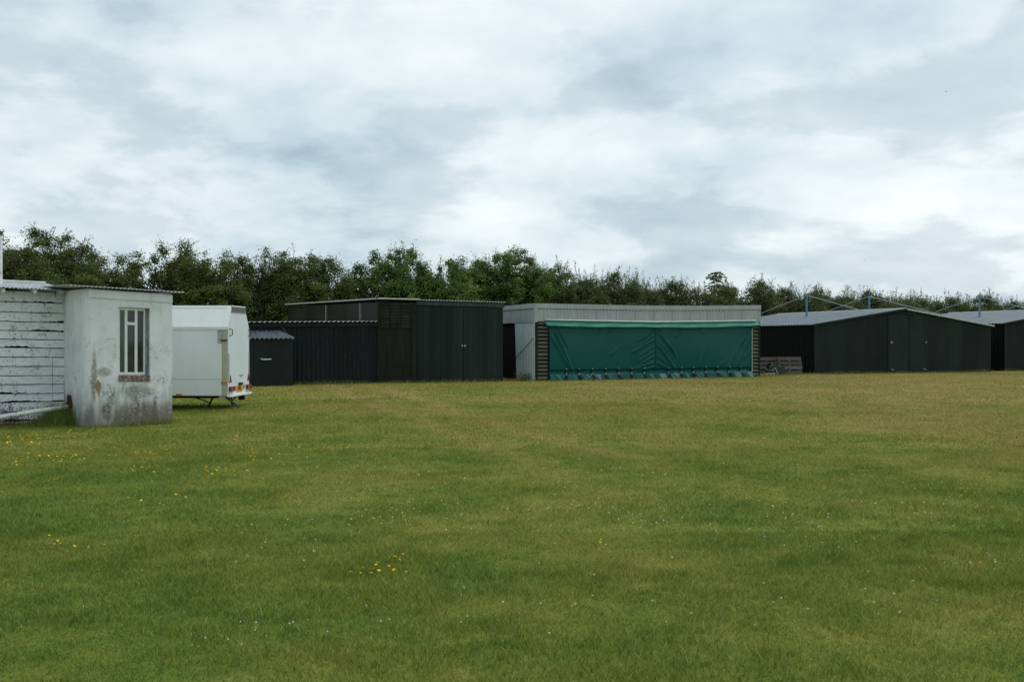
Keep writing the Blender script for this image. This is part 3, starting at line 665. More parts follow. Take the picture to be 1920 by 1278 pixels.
# ------------------------------------------------------------------ long low corrugated shed and the small store in front of it
LA = at(440, gd(724)); LB = TA - unit(TB - TA) * .05
def build_low_shed():
    u = unit(LB - LA); nf = np.array([u[1], -u[0]]); bk = unit(TC - TA) * 3.3
    o = thing('low_shed', 'long low dark corrugated steel shed left of the tall shed', 'shed', (*LA, 0))
    zA, zB = zat(606, LA[1]), zat(604.5, LB[1])
    mb = MB(); mb.corr(V3(LA, -.05), V3(LB, -.05), V3(LB, zB), V3(LA, zA), .185, .028, .006, 'sine', 1, 8, out=(*nf, 0)); mb.build('front_sheet', M['dark_steel'], o)
    mb = MB(); mb.corr(V3(LA, -.05), V3(LA + bk, -.05), V3(LA + bk, zA - .1), V3(LA, zA), .185, .02, .006, out=(*(-u), 0)); mb.build('end_sheet', M['dark_steel'], o)
    mb = MB(); mb.corr(V3(LA + bk, -.05), V3(LB + bk, -.05), V3(LB + bk, zB - .1), V3(LA + bk, zA - .1), .185, .02, .006, out=(*(-nf), 0)); mb.build('rear_sheet', M['dark_steel'], o)
    q = nf * .16
    mb = MB(); mb.corr(V3(LA + q, zA + .045), V3(LB + q, zB + .045), V3(LB + bk, zB - .07), V3(LA + bk, zA - .07), .19, .024, .010, sub=8, out=(0, 0, 1)); mb.build('roof', M['galv'], o)
    mb = MB(); mb.prism([V3(LA + nf * .035, zA - .14), V3(LB + nf * .035, zB - .14), V3(LB + nf * .035, zB - .01), V3(LA + nf * .035, zA - .01)], (*(nf * .03), 0)); mb.build('eaves_board', M['dark_paint'], o)
    return u, nf
lu, lnf = build_low_shed()
def build_store():
    A = at(432, gd(725.5)); B = at(549, gd(723)); u = unit(B - A); nf = np.array([u[1], -u[0]]); b = -nf
    o = thing('garden_store', 'small dark lean-to store with grey corrugated roof and white pull handle', 'shed', (*A, 0))
    zE, zT = zat(636, B[1]), zat(610.5, B[1] + .75)
    back = lambda P: P + b * (np.dot(LA - P, lnf) / np.dot(b, lnf) - .0) + nf * .06
    A2, B2 = back(A), back(B - u * .25)
    mb = MB(); mb.wall(A, B, -.05, -.05, zE, zE, .04, nf); mb.build('front_wall', M['dark_paint'], o)
    mb = MB(); mb.prism([V3(B - u * .002 + b * .041, -.05), V3(B2, -.05), V3(B2, zT), V3(B - u * .002 + b * .041, zE)], (*(-u * .03), 0)); mb.build('side_wall', M['dark_paint'], o)
    mb = MB(); mb.prism([V3(A + b * .041, -.05), V3(A2, -.05), V3(A2, zT), V3(A + b * .041, zE)], (*(u * .03), 0)); mb.build('side_wall', M['dark_paint'], o)
    k0, k1 = along(A, u, 476), along(A, u, 545); p, q = A + u * k0, A + u * k1
    mb = MB(); mb.prism([V3(p, .02), V3(q, .02), V3(q, zE - .06), V3(p, zE - .06)], (*(nf * .025), 0)); dr = mb.build('door', M['dark_paint'], o)
    h0, h1 = A + u * along(A, u, 489) + nf * .03, A + u * along(A, u, 507.5) + nf * .03; zh = zat(674, A[1])
    mb = MB(); mb.tube([V3(h0, zh + .03), V3(h0 + nf * .05 + u * .04, zh), V3(h1 + nf * .05 - u * .02, zh), V3(h1, zh + .01)], .022, 6); mb.build('handle', M['rail'], dr)
    e0, e1 = A + nf * .10 - u * .1, B + nf * .10 + u * .05
    tb = at(503, B[1] + .72); ta = at(380, A[1] + .72)
    mb = MB(); mb.corr(V3(e0, zE + .03), V3(e1, zE + .03), V3(tb, zat(609.5, tb[1])), V3(ta, zat(609.5, ta[1])), .17, .030, .008, sub=8, out=(0, 0, 1)); mb.build('roof', M['store_roof'], o)
build_store()

# ------------------------------------------------------------------ hangar with the green curtain
GA = at(1005, gd(714)); GB = at(1425, gd(706))
def build_curtain_hangar():
    u = unit(GB - GA); nf = np.array([u[1], -u[0]]); b = unit((-.393, 1.0)); L = np.linalg.norm(GB - GA); dep = 8.5
    o = thing('curtain_hangar', 'pale grey clad hangar closed by a teal strapped curtain', 'hangar', (*GA, 0))
    xs = [1005, 1190, 1318, 1425]
    def depth(px): return (GA + u * along(GA, u, px))[1]
    ztop = lambda px: float(np.interp(px, xs, [zat(y, depth(x)) for x, y in zip(xs, (569, 573, 573.4, 572.4))]))
    zrail = lambda px: float(np.interp(px, [1020, 1120, 1225, 1330, 1415], [zat(y, depth(x)) for x, y in ((1020, 600), (1120, 602), (1225, 604), (1330, 603), (1415, 601.5))]))
    P = lambda px, off=0.0: GA + u * along(GA, u, px) + nf * off
    # front fascia: thirteen ribbed cladding panels below a flashing
    seams = [1005, 1043, 1081, 1118, 1154, 1190, 1225, 1259, 1292.5, 1325, 1357, 1389, 1420, 1425]
    for i in range(len(seams) - 1):
        x0, x1 = seams[i] + .25, seams[i + 1] - .25; m_ = MB()
        m_.corr(V3(P(x0, .06), zrail(x0) - .05), V3(P(x1, .06), zrail(x1) - .05), V3(P(x1, .06), ztop(x1) - .03), V3(P(x0, .06), ztop(x0) - .03), .19, .007, .005, 'trap', 1, 12, out=(*nf, 0)); m_.build('cladding_panel', M['fascia'], o)
    mb = MB()
    for a_, c_ in zip(xs[:-1], xs[1:]): mb.prism([V3(P(a_, .075), ztop(a_) - .19), V3(P(c_, .075), ztop(c_) - .19), V3(P(c_, .075), ztop(c_) + .01), V3(P(a_, .075), ztop(a_) + .01)], (*(nf * .012), 0))
    fl = mb.build('flashing', M['fascia'], o)
    mb = MB()
    for px in np.arange(1012, 1422, 6.2): mb.obox(V3(P(px, .074), ztop(px) - .205), (*u, 0), (*nf, 0), (0, 0, 1), .075, .008, .022)
    mb.build('rib_gap', M['rubber'], fl)['kind'] = 'stuff'
    mb = MB(); cpt = GA + nf * .062 + np.array([-b[1], b[0]]) * .062; mb.obox(V3(cpt, (zrail(1020) - .09 + ztop(1005)) / 2), (*u, 0), (*nf, 0), (0, 0, 1), .10, .10, ztop(1005) + .012 - zrail(1020) + .09); mb.build('corner_trim', M['fascia'], o)
    # left return: fascia, a loose pale sheet, dark boards set back
    kS = dep; Q = lambda k, off=0.0: GA + b * k + np.array([-b[1], b[0]]) * off
    zl0, zl1 = ztop(1005), ztop(1005) + .04
    nl = 8
    for i in range(nl):
        k0, k1 = kS * i / nl + .004, kS * (i + 1) / nl - .004
        m_ = MB(); m_.corr(V3(Q(k0, .06), zrail(1020) - .09), V3(Q(k1, .06), zrail(1020) - .09), V3(Q(k1, .06), zl0 - .03), V3(Q(k0, .06), zl0 - .03), .19, .014, .005, 'trap', 1, 12, out=(-b[1], b[0], 0)); m_.build('cladding_panel', M['fascia'], o)
    mb = MB(); mb.prism([V3(Q(0, .09), zl0 - .19), V3(Q(kS, .09), zl0 - .19), V3(Q(kS, .09), zl0 + .01), V3(Q(0, .09), zl0 + .01)], (-b[1] * .012, b[0] * .012, 0)); fl2 = mb.build('flashing', M['fascia'], o)
    mb = MB()
    for k in np.arange(.1, kS, .19): mb.obox(V3(Q(k, .088), zl0 - .205), (*b, 0), (-b[1], b[0], 0), (0, 0, 1), .08, .008, .022)
    mb.build('rib_gap', M['rubber'], fl2)['kind'] = 'stuff'
    k1 = along(GA, b, 967.5); k1b = along(GA, b, 970.5)
    mb = MB(); mb.corr(V3(Q(.0, .03), .0), V3(Q(k1b, .03), .0), V3(Q(k1, .03), zrail(1020) - .095), V3(Q(.0, .03), zrail(1020) - .095), .30, .016, .006, 'trap', 1, 12, out=(-b[1], b[0], 0)); mb.build('side_sheet', M['white_clad'], o)
    mb = MB(); mb.obox(V3(Q(.03, .055), (zrail(1020) - .1) / 2), (*b, 0), (-b[1], b[0], 0), (0, 0, 1), .07, .02, zrail(1020) - .1); mb.build('corner_trim', M['pale_edge'], o)
    r0 = Q(.15, .062); r1 = Q(k1 * .97, .062); mb = MB(); mb.tube([V3(P(1008, .03), zat(628, GA[1])), V3(r0, zat(634, r0[1])), V3(r1, zat(672, r1[1]))], .012, 6); mb.build('tie_rope', M['grey_board'], o)
    for j in range(14):
        z0, z1 = .02 + j * .165, .02 + (j + 1) * .165 - .008
        m_ = MB(); m_.prism([V3(Q(k1b - .1, -.04), z0), V3(Q(kS, -.04), z0), V3(Q(kS, -.04), z1), V3(Q(k1b - .1, -.04), z1)], (b[1] * .02, -b[0] * .02, 0)); m_.build('side_board', M['brown_board'], o)
    # louvred timber bays either side of the curtain
    for x0, x1 in ((1006.5, 1028), (1408.5, 1423)):
        p, q = P(x0), P(x1); zt_ = min(zrail(max(x0, 1020)), zrail(min(x1, 1415))) - .03
        m_ = MB(); m_.wall(p - nf * .05, q - nf * .05, 0, 0, zt_, zt_, .02, nf); m_.build('bay_backing', M['brown_board'], o)
        for xx in (x0, x1):
            m_ = MB(); w = .07; m_.obox(V3(P(xx), zt_ / 2), (*u, 0), (*nf, 0), (0, 0, 1), w, .08, zt_); m_.build('bay_post', M['olive_board'], o)
        n = 15; first = None; sw = np.linalg.norm(q - p) - .075; c = (p + q) / 2
        for j in range(n):
            z = .06 + (zt_ - .08) * (j + .5) / n
            if first is None:
                m_ = MB(); m_.obox(V3(c, z), (*u, 0), (nf[0], nf[1], .75), (-nf[0] * .75, -nf[1] * .75, 1), sw, .022, (zt_ - .08) / n * .74); first = m_.build('slat', M['slat'], o, origin=V3(c, z))
            else:
                s_ = dup(first, V3(c + nf * random.uniform(-.008, .008), z), o); s_.rotation_euler = (0, random.uniform(-.012, .012), 0)
    # curtain: two heavy sheets with pulled creases, loose skirt gathered by straps
    creases = [  # s0, h0, s1, h1, width(m), amp(m)
        (.010, .97, .105, .17, .05, .05), (.000, .80, .10, .16, .05, .045), (.035, .96, .08, .60, .05, .04),
        (.488, .88, .42, .72, .05, .04), (.488, .80, .43, .64, .05, .03), (.488, .72, .39, .50, .06, .04), (.488, .60, .43, .44, .05, .03), (.488, .50, .42, .34, .05, .03), (.488, .42, .43, .28, .05, .03), (.488, .30, .40, .19, .05, .035), (.488, .22, .40, .14, .045, .04),
        (.25, .98, .22, .82, .05, .02), (.31, .98, .27, .86, .05, .022), (.17, .95, .16, .8, .06, .014), (.33, .6, .28, .45, .07, .012),
        (.512, .95, .60, .42, .055, .055), (.512, .86, .585, .50, .05, .05), (.512, .62, .60, .17, .05, .06), (.512, .70, .56, .5, .05, .03), (.512, .42, .56, .26, .05, .03), (.512, .30, .555, .2, .05, .035),
        (.64, .98, .60, .78, .08, .022), (.70, .97, .755, .83, .07, .012), (.78, .85, .715, .17, .08, .026), (.995, .98, .945, .62, .07, .045), (.995, .80, .915, .18, .07, .06), (.99, .5, .96, .36, .06, .025), (.91, .48, .875, .17, .055, .04), (.85, .3, .81, .18, .06, .018)]
    x0, x1 = 1029.0, 1407.5
    strap_px = [1060, 1084, 1109, 1134, 1158, 1183, 1207, 1252, 1276, 1298.5, 1321, 1343, 1365, 1387]
    kc0, kc1 = along(GA, u, x0), along(GA, u, x1); Lc = kc1 - kc0; strap_s = [(along(GA, u, p) - kc0) / Lc for p in strap_px]
    kn = [random.random() for _ in range(64)]
    def skirt(s_):
        x = s_ * 44; i = int(x); f_ = x - i; f_ = f_ * f_ * (3 - 2 * f_); return kn[i % 64] * (1 - f_) + kn[(i + 1) % 64] * f_
    def surf(s_, h):
        p = GA + u * (kc0 + s_ * Lc); px = CX + F * p[0] / p[1]; zt_ = zrail(min(max(px, 1020), 1415)) - .12; z = h * zt_
        off = .02 + .05 * math.sin(h * math.pi) + .02 * math.sin(s_ * 9 + h * 3)
        for a0, h0, a1, h1, w, am in creases:
            ax, az, bx, bz = a0 * Lc, h0 * 2.3, a1 * Lc, h1 * 2.3; dx, dz = bx - ax, bz - az; ln = math.hypot(dx, dz)
            t = ((s_ * Lc - ax) * dx + (h * 2.3 - az) * dz) / ln ** 2
            if -.15 < t < 1.15:
                dd = ((s_ * Lc - ax) * dz - (h * 2.3 - az) * dx) / ln
                off += am * 1.35 * math.exp(-(dd / (w * .8)) ** 2) * max(0, min(1, (t + .15) / .25)) * max(0, min(1, (1.15 - t) / .25))
        if h < .19:                                                           # gathered skirt
            q = (.19 - h) / .19; n_ = min(abs(s_ - e) for e in strap_s) * Lc
            j_ = min(range(len(strap_s)), key=lambda e: abs(s_ - strap_s[e])); sag = (.5 + .5 * math.cos(min(n_ / .32, 1) * math.pi)) * (.3 + 1.3 * kn[(j_ * 7 + 3) % 64])
            off += (-.07 * math.sin(min(q * 2.2, 1) * math.pi) + .34 * max(0, q - .38) * (.55 + .75 * skirt(s_) - .35 * sag)) + .05 * (skirt(s_ * 2.7 + h * .35) - .5) * q
        off += .018 * math.exp(-((s_ - .5) * Lc / .04) ** 2)
        return V3(p + nf * off, max(z, .0) + .004)
    nh = 72; hs = [((j / nh) ** 1.25) for j in range(nh + 1)]
    for s0, s1 in ((0, .4995), (.5005, 1)):
        n = 150; vs = [surf(s0 + (s1 - s0) * i / n, h) for h in hs for i in range(n + 1)]
        f = [(j * (n + 1) + i, j * (n + 1) + i + 1, (j + 1) * (n + 1) + i + 1, (j + 1) * (n + 1) + i) for j in range(nh) for i in range(n)]
        m_ = MB(); m_.add(vs, f); c = m_.build('curtain', M['tarp'], o, smooth=True)
        so = c.modifiers.new('thickness', 'SOLIDIFY'); so.thickness = .006; so.offset = -1
    m_ = MB(); m_.tube([surf(.5, h) + np.array([*nf, 0]) * .012 for h in np.linspace(.02, 1, 24)], .012, 6); m_.build('seam_rope', M['tarp'], o)
    sx = P(1408.3); m_ = MB(); m_.obox(V3(P(1408.0, .08), 1.12), (*u, 0), (*nf, 0), (0, 0, 1), .03, .04, 2.24); m_.build('edge_strip', M['cream'], o)
    # straps with buckles
    for s_ in strap_s:
        pts = [surf(s_, h) + np.array([*nf, 0]) * .02 for h in (.20, .155, .11, .06)]; pts.append(surf(s_, .0) + np.array([*nf, 0]) * .05)
        m_ = MB()
        for a_, c_ in zip(pts[:-1], pts[1:]): m_.obox((a_ + c_) / 2, c_ - a_, (*u, 0), np.cross(c_ - a_, (*u, 0)), np.linalg.norm(c_ - a_) + .01, .075, .012)
        sd = random.choice((-1, 1)); e = pts[3]; m_.obox(e + np.array([*(u * sd * .09), -.06]) + np.array([*nf, 0]) * .03, (u[0] * sd, u[1] * sd, -.7), (*nf, 0), (u[0] * sd * .7, u[1] * sd * .7, 1), .22, .012, .055)
        st = m_.build('strap', M['strap'], o)
        for j, w in ((0, .05), (2, .07)):
            m_ = MB(); m_.obox(pts[j] + np.array([*nf, 0]) * .014, (*u, 0), (*nf, 0), (0, 0, 1), w, .02, w); m_.build('buckle', M['buckle'], st)
    # pelmet and white rail
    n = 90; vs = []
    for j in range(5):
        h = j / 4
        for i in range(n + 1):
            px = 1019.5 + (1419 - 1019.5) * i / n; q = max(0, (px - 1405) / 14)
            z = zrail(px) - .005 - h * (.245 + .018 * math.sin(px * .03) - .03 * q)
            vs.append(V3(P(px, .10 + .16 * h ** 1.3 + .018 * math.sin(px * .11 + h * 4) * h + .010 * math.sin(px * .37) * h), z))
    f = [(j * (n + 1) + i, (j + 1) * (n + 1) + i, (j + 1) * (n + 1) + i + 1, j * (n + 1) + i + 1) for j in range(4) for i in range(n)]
    m_ = MB(); m_.add(vs, f); c = m_.build('pelmet', M['tarp_skylit'], o, smooth=True); so = c.modifiers.new('thickness', 'SOLIDIFY'); so.thickness = .006
    m_ = MB(); m_.tube([V3(P(px, .13), zrail(px) + .015) for px in np.linspace(1020, 1414, 16)], .030, 8); m_.build('curtain_rail', M['rail'], o, smooth=True)
    # rest of the body
    Z = 3.0; p, q = GA + b * dep, GB + b * dep
    mb = MB(); mb.wall(p, q, 0, 0, Z, Z, .05, b); mb.build('rear_wall', M['brown_board'], o)
    mb = MB(); mb.corr(V3(GB + b * .1, 0), V3(q, 0), V3(q, Z), V3(GB + b * .1, ztop(1424) - .05), .3, .015, .006, 'trap', out=(*u, 0)); mb.build('side_sheet', M['fascia'], o)
    mb = MB(); mb.corr(V3(GA - nf * .05, 3.02), V3(GB - nf * .05, 3.1), V3(q, 2.9), V3(p, 2.9), .3, .02, .008, out=(0, 0, 1)); mb.build('roof', M['roof_steel'], o)
build_curtain_hangar()

# ------------------------------------------------------------------ the two gabled hangars on the right
def build_gable(P0, ang, width, length, ze, zr, label, front_px=None, posts=(), doors=True):
    u = np.array([math.cos(ang), math.sin(ang)]); nf = np.array([u[1], -u[0]]); b = -nf
    o = thing('gabled_hangar', label, 'hangar', (*P0, 0), 'gabled dark hangars on the right')
    P1 = P0 + u * width; A = P0 + u * width / 2; bk = b * length
    # front gable in upright sheets, doors proud of it
    n = 12
    zt = lambda k: ze + (zr - ze) * (1 - abs(k - width / 2) / (width / 2))
    for j in range(n):
        k0, k1 = width * j / n + .003, width * (j + 1) / n - .003; pts = [V3(P0 + u * k0, -.05), V3(P0 + u * k1, -.05), V3(P0 + u * k1, zt(k1))]
        pts.append(V3(P0 + u * k0, zt(k0))); off = random.uniform(0, .006)
        m_ = MB(); m_.prism([p + np.array([*nf, 0]) * off for p in pts], (*(b * .05), 0)); m_.build('gable_panel', M['dark_paint'], o)
    if doors:
        kd = [along(P0, u, x) for x in (1664.5, 1704, 1732)]
        ds = []
        for i in range(2):
            m_ = MB(); k0, k1 = kd[i] + .008, kd[i + 1] - .008; zz0 = min(zt(k0), zt(k1)) - .12
            m_.prism([V3(P0 + u * k0 + nf * .008, .03), V3(P0 + u * k1 + nf * .008, .03), V3(P0 + u * k1 + nf * .008, zz0), V3(P0 + u * k0 + nf * .008, zz0)], (*(nf * .03), 0)); ds.append(m_.build('door', M['dark_paint'], o))
        dd = A[1]
        def fit(name, px, y0, y1, w, th, m, par): 
            c = P0 + u * along(P0, u, px) + nf * (.038 + th / 2); m_ = MB(); m_.obox(V3(c, (zat(y0, dd) + zat(y1, dd)) / 2), (*u, 0), (*nf, 0), (0, 0, 1), w, th, abs(zat(y1, dd) - zat(y0, dd))); return m_.build(name, m, par)
        fit('handle', 1670, 643, 639.5, .07, .05, M['chrome'], ds[0]); fit('lock_plate', 1666.5, 644, 640, .07, .02, M['rubber'], ds[0])
        fit('handle', 1734.5, 643, 639.8, .05, .05, M['buckle'], ds[1]); fit('lock_plate', 1731, 643.5, 640, .08, .02, M['rubber'], ds[1])
        fit('bolt', 1706.5, 619.5, 617, .06, .03, M['grey_board'], ds[1]); fit('bolt', 1701, 610, 608.5, .05, .03, M['grey_board'], ds[0])
        fit('cover_strip', 1704.3, 694, 590, .09, .02, M['dark_steel'], ds[1])
        fit('door_track', 1707.5, 588.4, 587.2, .55, .05, M['grey_board'], ds[0])
        for px, dr in ((1672, ds[0]), (1733, ds[1])):
            c = P0 + u * along(P0, u, px) + nf * .14; m_ = MB(); m_.tube([V3(c - nf * .02, .08), V3(c + nf * .03, .08)], .075, 12); w = m_.build('castor', M['rubber'], dr)
            m_ = MB(); m_.obox(V3(c - u * .05 - nf * .03, .17), (*u, -.6), (*nf, 0), (u[0] * .6, u[1] * .6, 1), .16, .10, .05); m_.build('castor_fork', M['buckle'], w)
    # corrugated sides, rear
    mb = MB(); mb.corr(V3(P0 + b * .06, -.05), V3(P0 + bk, -.05), V3(P0 + bk, ze), V3(P0 + b * .06, ze), .26, .035, .006, 'trap', 1, 10, out=(*(-u), 0)); mb.build('side_sheet', M['black_steel'], o)
    mb = MB(); mb.corr(V3(P1 + b * .06, -.05), V3(P1 + bk, -.05), V3(P1 + bk, ze), V3(P1 + b * .06, ze), .26, .035, .006, 'trap', 1, 10, out=(*u, 0)); mb.build('side_sheet', M['black_steel'], o)
    mb = MB(); mb.prism([V3(P0 + bk, -.05), V3(P1 + bk, -.05), V3(P1 + bk, ze), V3(A + bk, zr), V3(P0 + bk, ze)], (*(nf * .04), 0)); mb.build('rear_gable', M['dark_paint'], o)
    # roof slopes with overhang, pale verge and ridge flashing
    hw = width / 2; sl = (zr - ze) / hw; ov = .14; fo = nf * .07
    for sg in (-1, 1):
        e = A + u * sg * (hw + ov); zE = ze - sl * ov + .05; R0 = A + u * sg * .01
        m_ = MB(); m_.corr(V3(e + fo, zE), V3(e + bk - fo, zE), V3(R0 + bk - fo, zr + .05), V3(R0 + fo, zr + .05), .26, .022, .008, 'sine', 1, 8, out=(0, 0, 1)); rf = m_.build('roof_slope', M['roof_steel'], o)
        vo = nf * .10
        m_ = MB(); p, q = V3(e + vo, zE - .02), V3(R0 + vo, zr + .03); ax = unit(q - p); n3 = np.array([*nf, 0]); m_.obox((p + q) / 2, ax, n3, np.cross(ax, n3), np.linalg.norm(q - p), .05, .075); m_.build('verge_flashing', M['pale_edge'] if sg > 0 else M['dark_paint'], rf)
    m_ = MB(); m_.tube([V3(A + nf * .1, zr + .055), V3(A + bk - nf * .1, zr + .055)], .045, 8); m_.build('ridge_flashing', M['pale_edge'], o)
    # blue king posts with stays, standing on the slopes
    for sg, fs, k, h in posts:
        base = A + u * sg * hw * fs + b * k; zb = zr - (zr - ze) * fs; top = V3(base, zb + h)
        m_ = MB(); m_.tube([V3(base, zb), top], .06, 8); po = m_.build('king_post', M['blue_post'], o)
        m_ = MB(); m_.obox(V3(base, zb + .07), (*u, -sg * sl), (*b, 0), (u[0] * sg * sl, u[1] * sg * sl, 1), .26, .26, .03); m_.build('base_plate', M['blue_post'], po)
        for kk, f2 in ((-.02, fs), (length + .02, fs)):
            q = A + u * sg * hw * f2 + b * kk; zq = zr - (zr - ze) * f2 + .10
            m_ = MB(); m_.tube([top - np.array([0, 0, .06]), V3(q, zq)], .020, 6); m_.build('stay_rod', M['stay'], po)
            m_ = MB(); m_.obox(V3(q, zq - .04), (*u, 0), (*b, 0), (0, 0, 1), .05, .07, .2); m_.build('stay_bracket', M['stay'], po)
    return u, b, A
HA = at(1527, gd(701)); HB = at(1858, gd(697)); hang = math.atan2(*(HB - HA)[::-1]); hw_ = float(np.linalg.norm(HB - HA))
ze_h = zat(609.5, HA[1]); A_h = (HA + HB) / 2; zr_h = zat(580.5, A_h[1])
hu, hb, _ = build_gable(HA, hang, hw_, 11.6, ze_h, zr_h, 'dark green gabled hangar with double doors and blue roof posts', posts=((-1, .38, 5.6, 1.32), (1, .38, 5.6, 1.32)))
KA = at(1883.5, gd(695.5)); 
build_gable(KA, hang, 10.8, 10.2, zat(607, KA[1]), 3.42, 'dark gabled hangar cut off by the right edge of the picture', posts=((-1, .45, 5.0, 1.35), (1, .45, 5.0, 1.35)), doors=False)

# ------------------------------------------------------------------ pallets and clutter against the hangar side
def build_pallet(px0, px1, y0, y1, d, label, seed, n=4):
    rd = random.Random(seed); p, q = at(px0, d), at(px1, d + .25); u = unit(q - p); nf = np.array([u[1], -u[0]]); L = np.linalg.norm(q - p); zt = zat(y1, d)
    o = thing('pallet', label, 'pallet', (*p, 0), 'pallets leaning on the hangar side')
    lean = .10
    def slat(name, a0, a1, z0, z1, f0, f1, m):
        m_ = MB(); pt = lambda a, z, f: V3(p + u * a + nf * (f - lean * z), z); m_.hexa([pt(a0, z0, f0), pt(a1, z0, f0), pt(a1, z0, f1), pt(a0, z0, f1), pt(a0, z1, f0), pt(a1, z1, f0), pt(a1, z1, f1), pt(a0, z1, f1)]); m_.build(name, m, o)
    pitch = zt / n
    for j in range(n):
        sh = rd.uniform(-.03, .03); slat('slat', sh, L + sh, j * pitch + .03, (j + 1) * pitch - .03 + rd.uniform(-.01, .01), .0, .022, M['pallet'])
        slat('slat', 0, L, j * pitch + .04, (j + 1) * pitch - .04, -.135, -.115, M['pallet'])
    for a in (.02, L / 2 - .045, L - .11): slat('bearer', a, a + .09, .02, zt - .02, -.112, -.003, M['pallet'])
build_pallet(1421, 1459, 699, 668.5, 51.4, 'weathered grey pallet on edge beside the louvred bay', 3)
build_pallet(1460.5, 1504, 699, 668, 51.3, 'weathered grey pallet on edge nearer the hangar corner', 5)
d_b = 50.3
def build_barrow():
    c = at(1457, d_b); o = thing('wheelbarrow', 'dark green upturned wheelbarrow with pale curved handles against the pallets', 'wheelbarrow', (*c, 0))
    m_ = MB(); ring = lambda w, dp, z, sx=0: [np.array([c[0] + sx - w, c[1] - dp, z]), np.array([c[0] + sx + w, c[1] - dp, z]), np.array([c[0] + sx + w, c[1] + dp, z]), np.array([c[0] + sx - w, c[1] + dp, z])]
    m_.hexa(ring(.42, .30, .02, .05) + ring(.27, .2, .46, .0)); tr = m_.build('tray', M['barrow'], o)
    m_ = MB(); m_.tube([V3(at(1447, d_b) , zat(681, d_b)), V3(at(1450, d_b), zat(688, d_b)), V3(at(1454, d_b - .4), zat(690, d_b)), V3(at(1459, d_b - .45), .03)], .022, 6); m_.build('handle', M['buckle'], o)
    m_ = MB(); m_.tube([V3(at(1459, d_b), .5), V3(at(1463, d_b - .38), zat(688, d_b)), V3(at(1466.5, d_b - .45), .03)], .018, 6); m_.build('handle', M['barrow'], o)
    cc = V3(at(1444.5, d_b + .1), .42); m_ = MB(); n = 16; vs = []
    for off, rad in ((-.04, .17), (-.025, .19), (.025, .19), (.04, .17)): vs += [cc + np.array([rad * math.cos(t), off, rad * math.sin(t)]) for t in np.linspace(0, 2 * math.pi, n, endpoint=False)]
    m_.add(vs, [(k * n + j, k * n + (j + 1) % n, (k + 1) * n + (j + 1) % n, (k + 1) * n + j) for k in range(3) for j in range(n)] + [tuple(range(n)), tuple(range(4 * n - 1, 3 * n - 1, -1))]); w = m_.build('wheel', M['rubber'], o)
    m_ = MB(); m_.tube([cc - np.array([0, .05, 0]), cc + np.array([0, .05, 0])], .05, 10); m_.build('hub', M['buckle'], w)
build_barrow()
def build_tub():
    d = 49.6; c = at(1443, d); o = thing('tub', 'black tapered tub standing on the pale timber block', 'tub', (*c, .13))
    m_ = MB(); n = 16; vs = []
    for z, r_ in ((.13, .24), (.36, .17), (.37, .19), (.39, .19), (.39, .16), (.16, .21)): vs += [V3(c, z) + np.array([r_ * math.cos(t), r_ * .7 * math.sin(t), 0]) for t in np.linspace(0, 2 * math.pi, n, endpoint=False)]
    m_.add(vs, [(k * n + j, k * n + (j + 1) % n, (k + 1) * n + (j + 1) % n, (k + 1) * n + j) for k in range(5) for j in range(n)] + [tuple(range(n - 1, -1, -1)), tuple(range(5 * n, 6 * n))]); m_.build('shell', M['black_plastic'], o)
    m_ = MB(); m_.tube([V3(c, .37) + np.array([.19 * math.cos(t), -.06 - .1 * math.sin(t), -.02 - .1 * math.sin(t)]) for t in np.linspace(0, math.pi, 9)], .01, 6); m_.build('handle', M['buckle'], o)
    c2 = at(1443, d - .02); m_ = MB(); m_.obox(V3(c2, .065), (1, .05, 0), (-.05, 1, 0), (0, 0, 1), .46, .32, .13)
    b_ = m_.build('timber_block', M['wood_block'], None, origin=V3(c2, 0)); tag(b_, 'pale sawn timber block on the grass under the black tub', 'block')
    bv = b_.modifiers.new('edge', 'BEVEL'); bv.width = .012; bv.segments = 2
build_tub()

# ------------------------------------------------------------------ hedge trees
def rand_unit(n):
    v = rng.normal(size=(n, 3)); return v / np.linalg.norm(v, axis=1, keepdims=True)
def leaf_quads(cen, size, upb=.35, face=None):
    n = len(cen); nrm = rand_unit(n); nrm[:, 2] = np.abs(nrm[:, 2]) + upb
    if face is not None: nrm = face + rand_unit(n) * .62
    nrm = nrm; nrm /= np.linalg.norm(nrm, axis=1, keepdims=True)
    a = np.cross(nrm, rand_unit(n)); a /= np.linalg.norm(a, axis=1, keepdims=True) + 1e-9; b = np.cross(nrm, a)
    L = size[:, None]; w = L * .68
    return np.stack([cen - a * L * .5, cen + b * w * .5 - nrm * L * .08, cen + a * L * .5, cen - b * w * .5 - nrm * L * .08], 1).reshape(-1, 3)
def limb(mb, p0, p1, r0, r1, bend=.15, seg=5, n=5):
    p0, p1 = np.array(p0, float), np.array(p1, float); L = np.linalg.norm(p1 - p0); o = rand_unit(1)[0] * L * bend
    pts = [p0 + (p1 - p0) * t + o * math.sin(t * math.pi) for t in np.linspace(0, 1, n)]
    mb.tube(pts, list(np.linspace(r0, r1, n)), seg); return pts
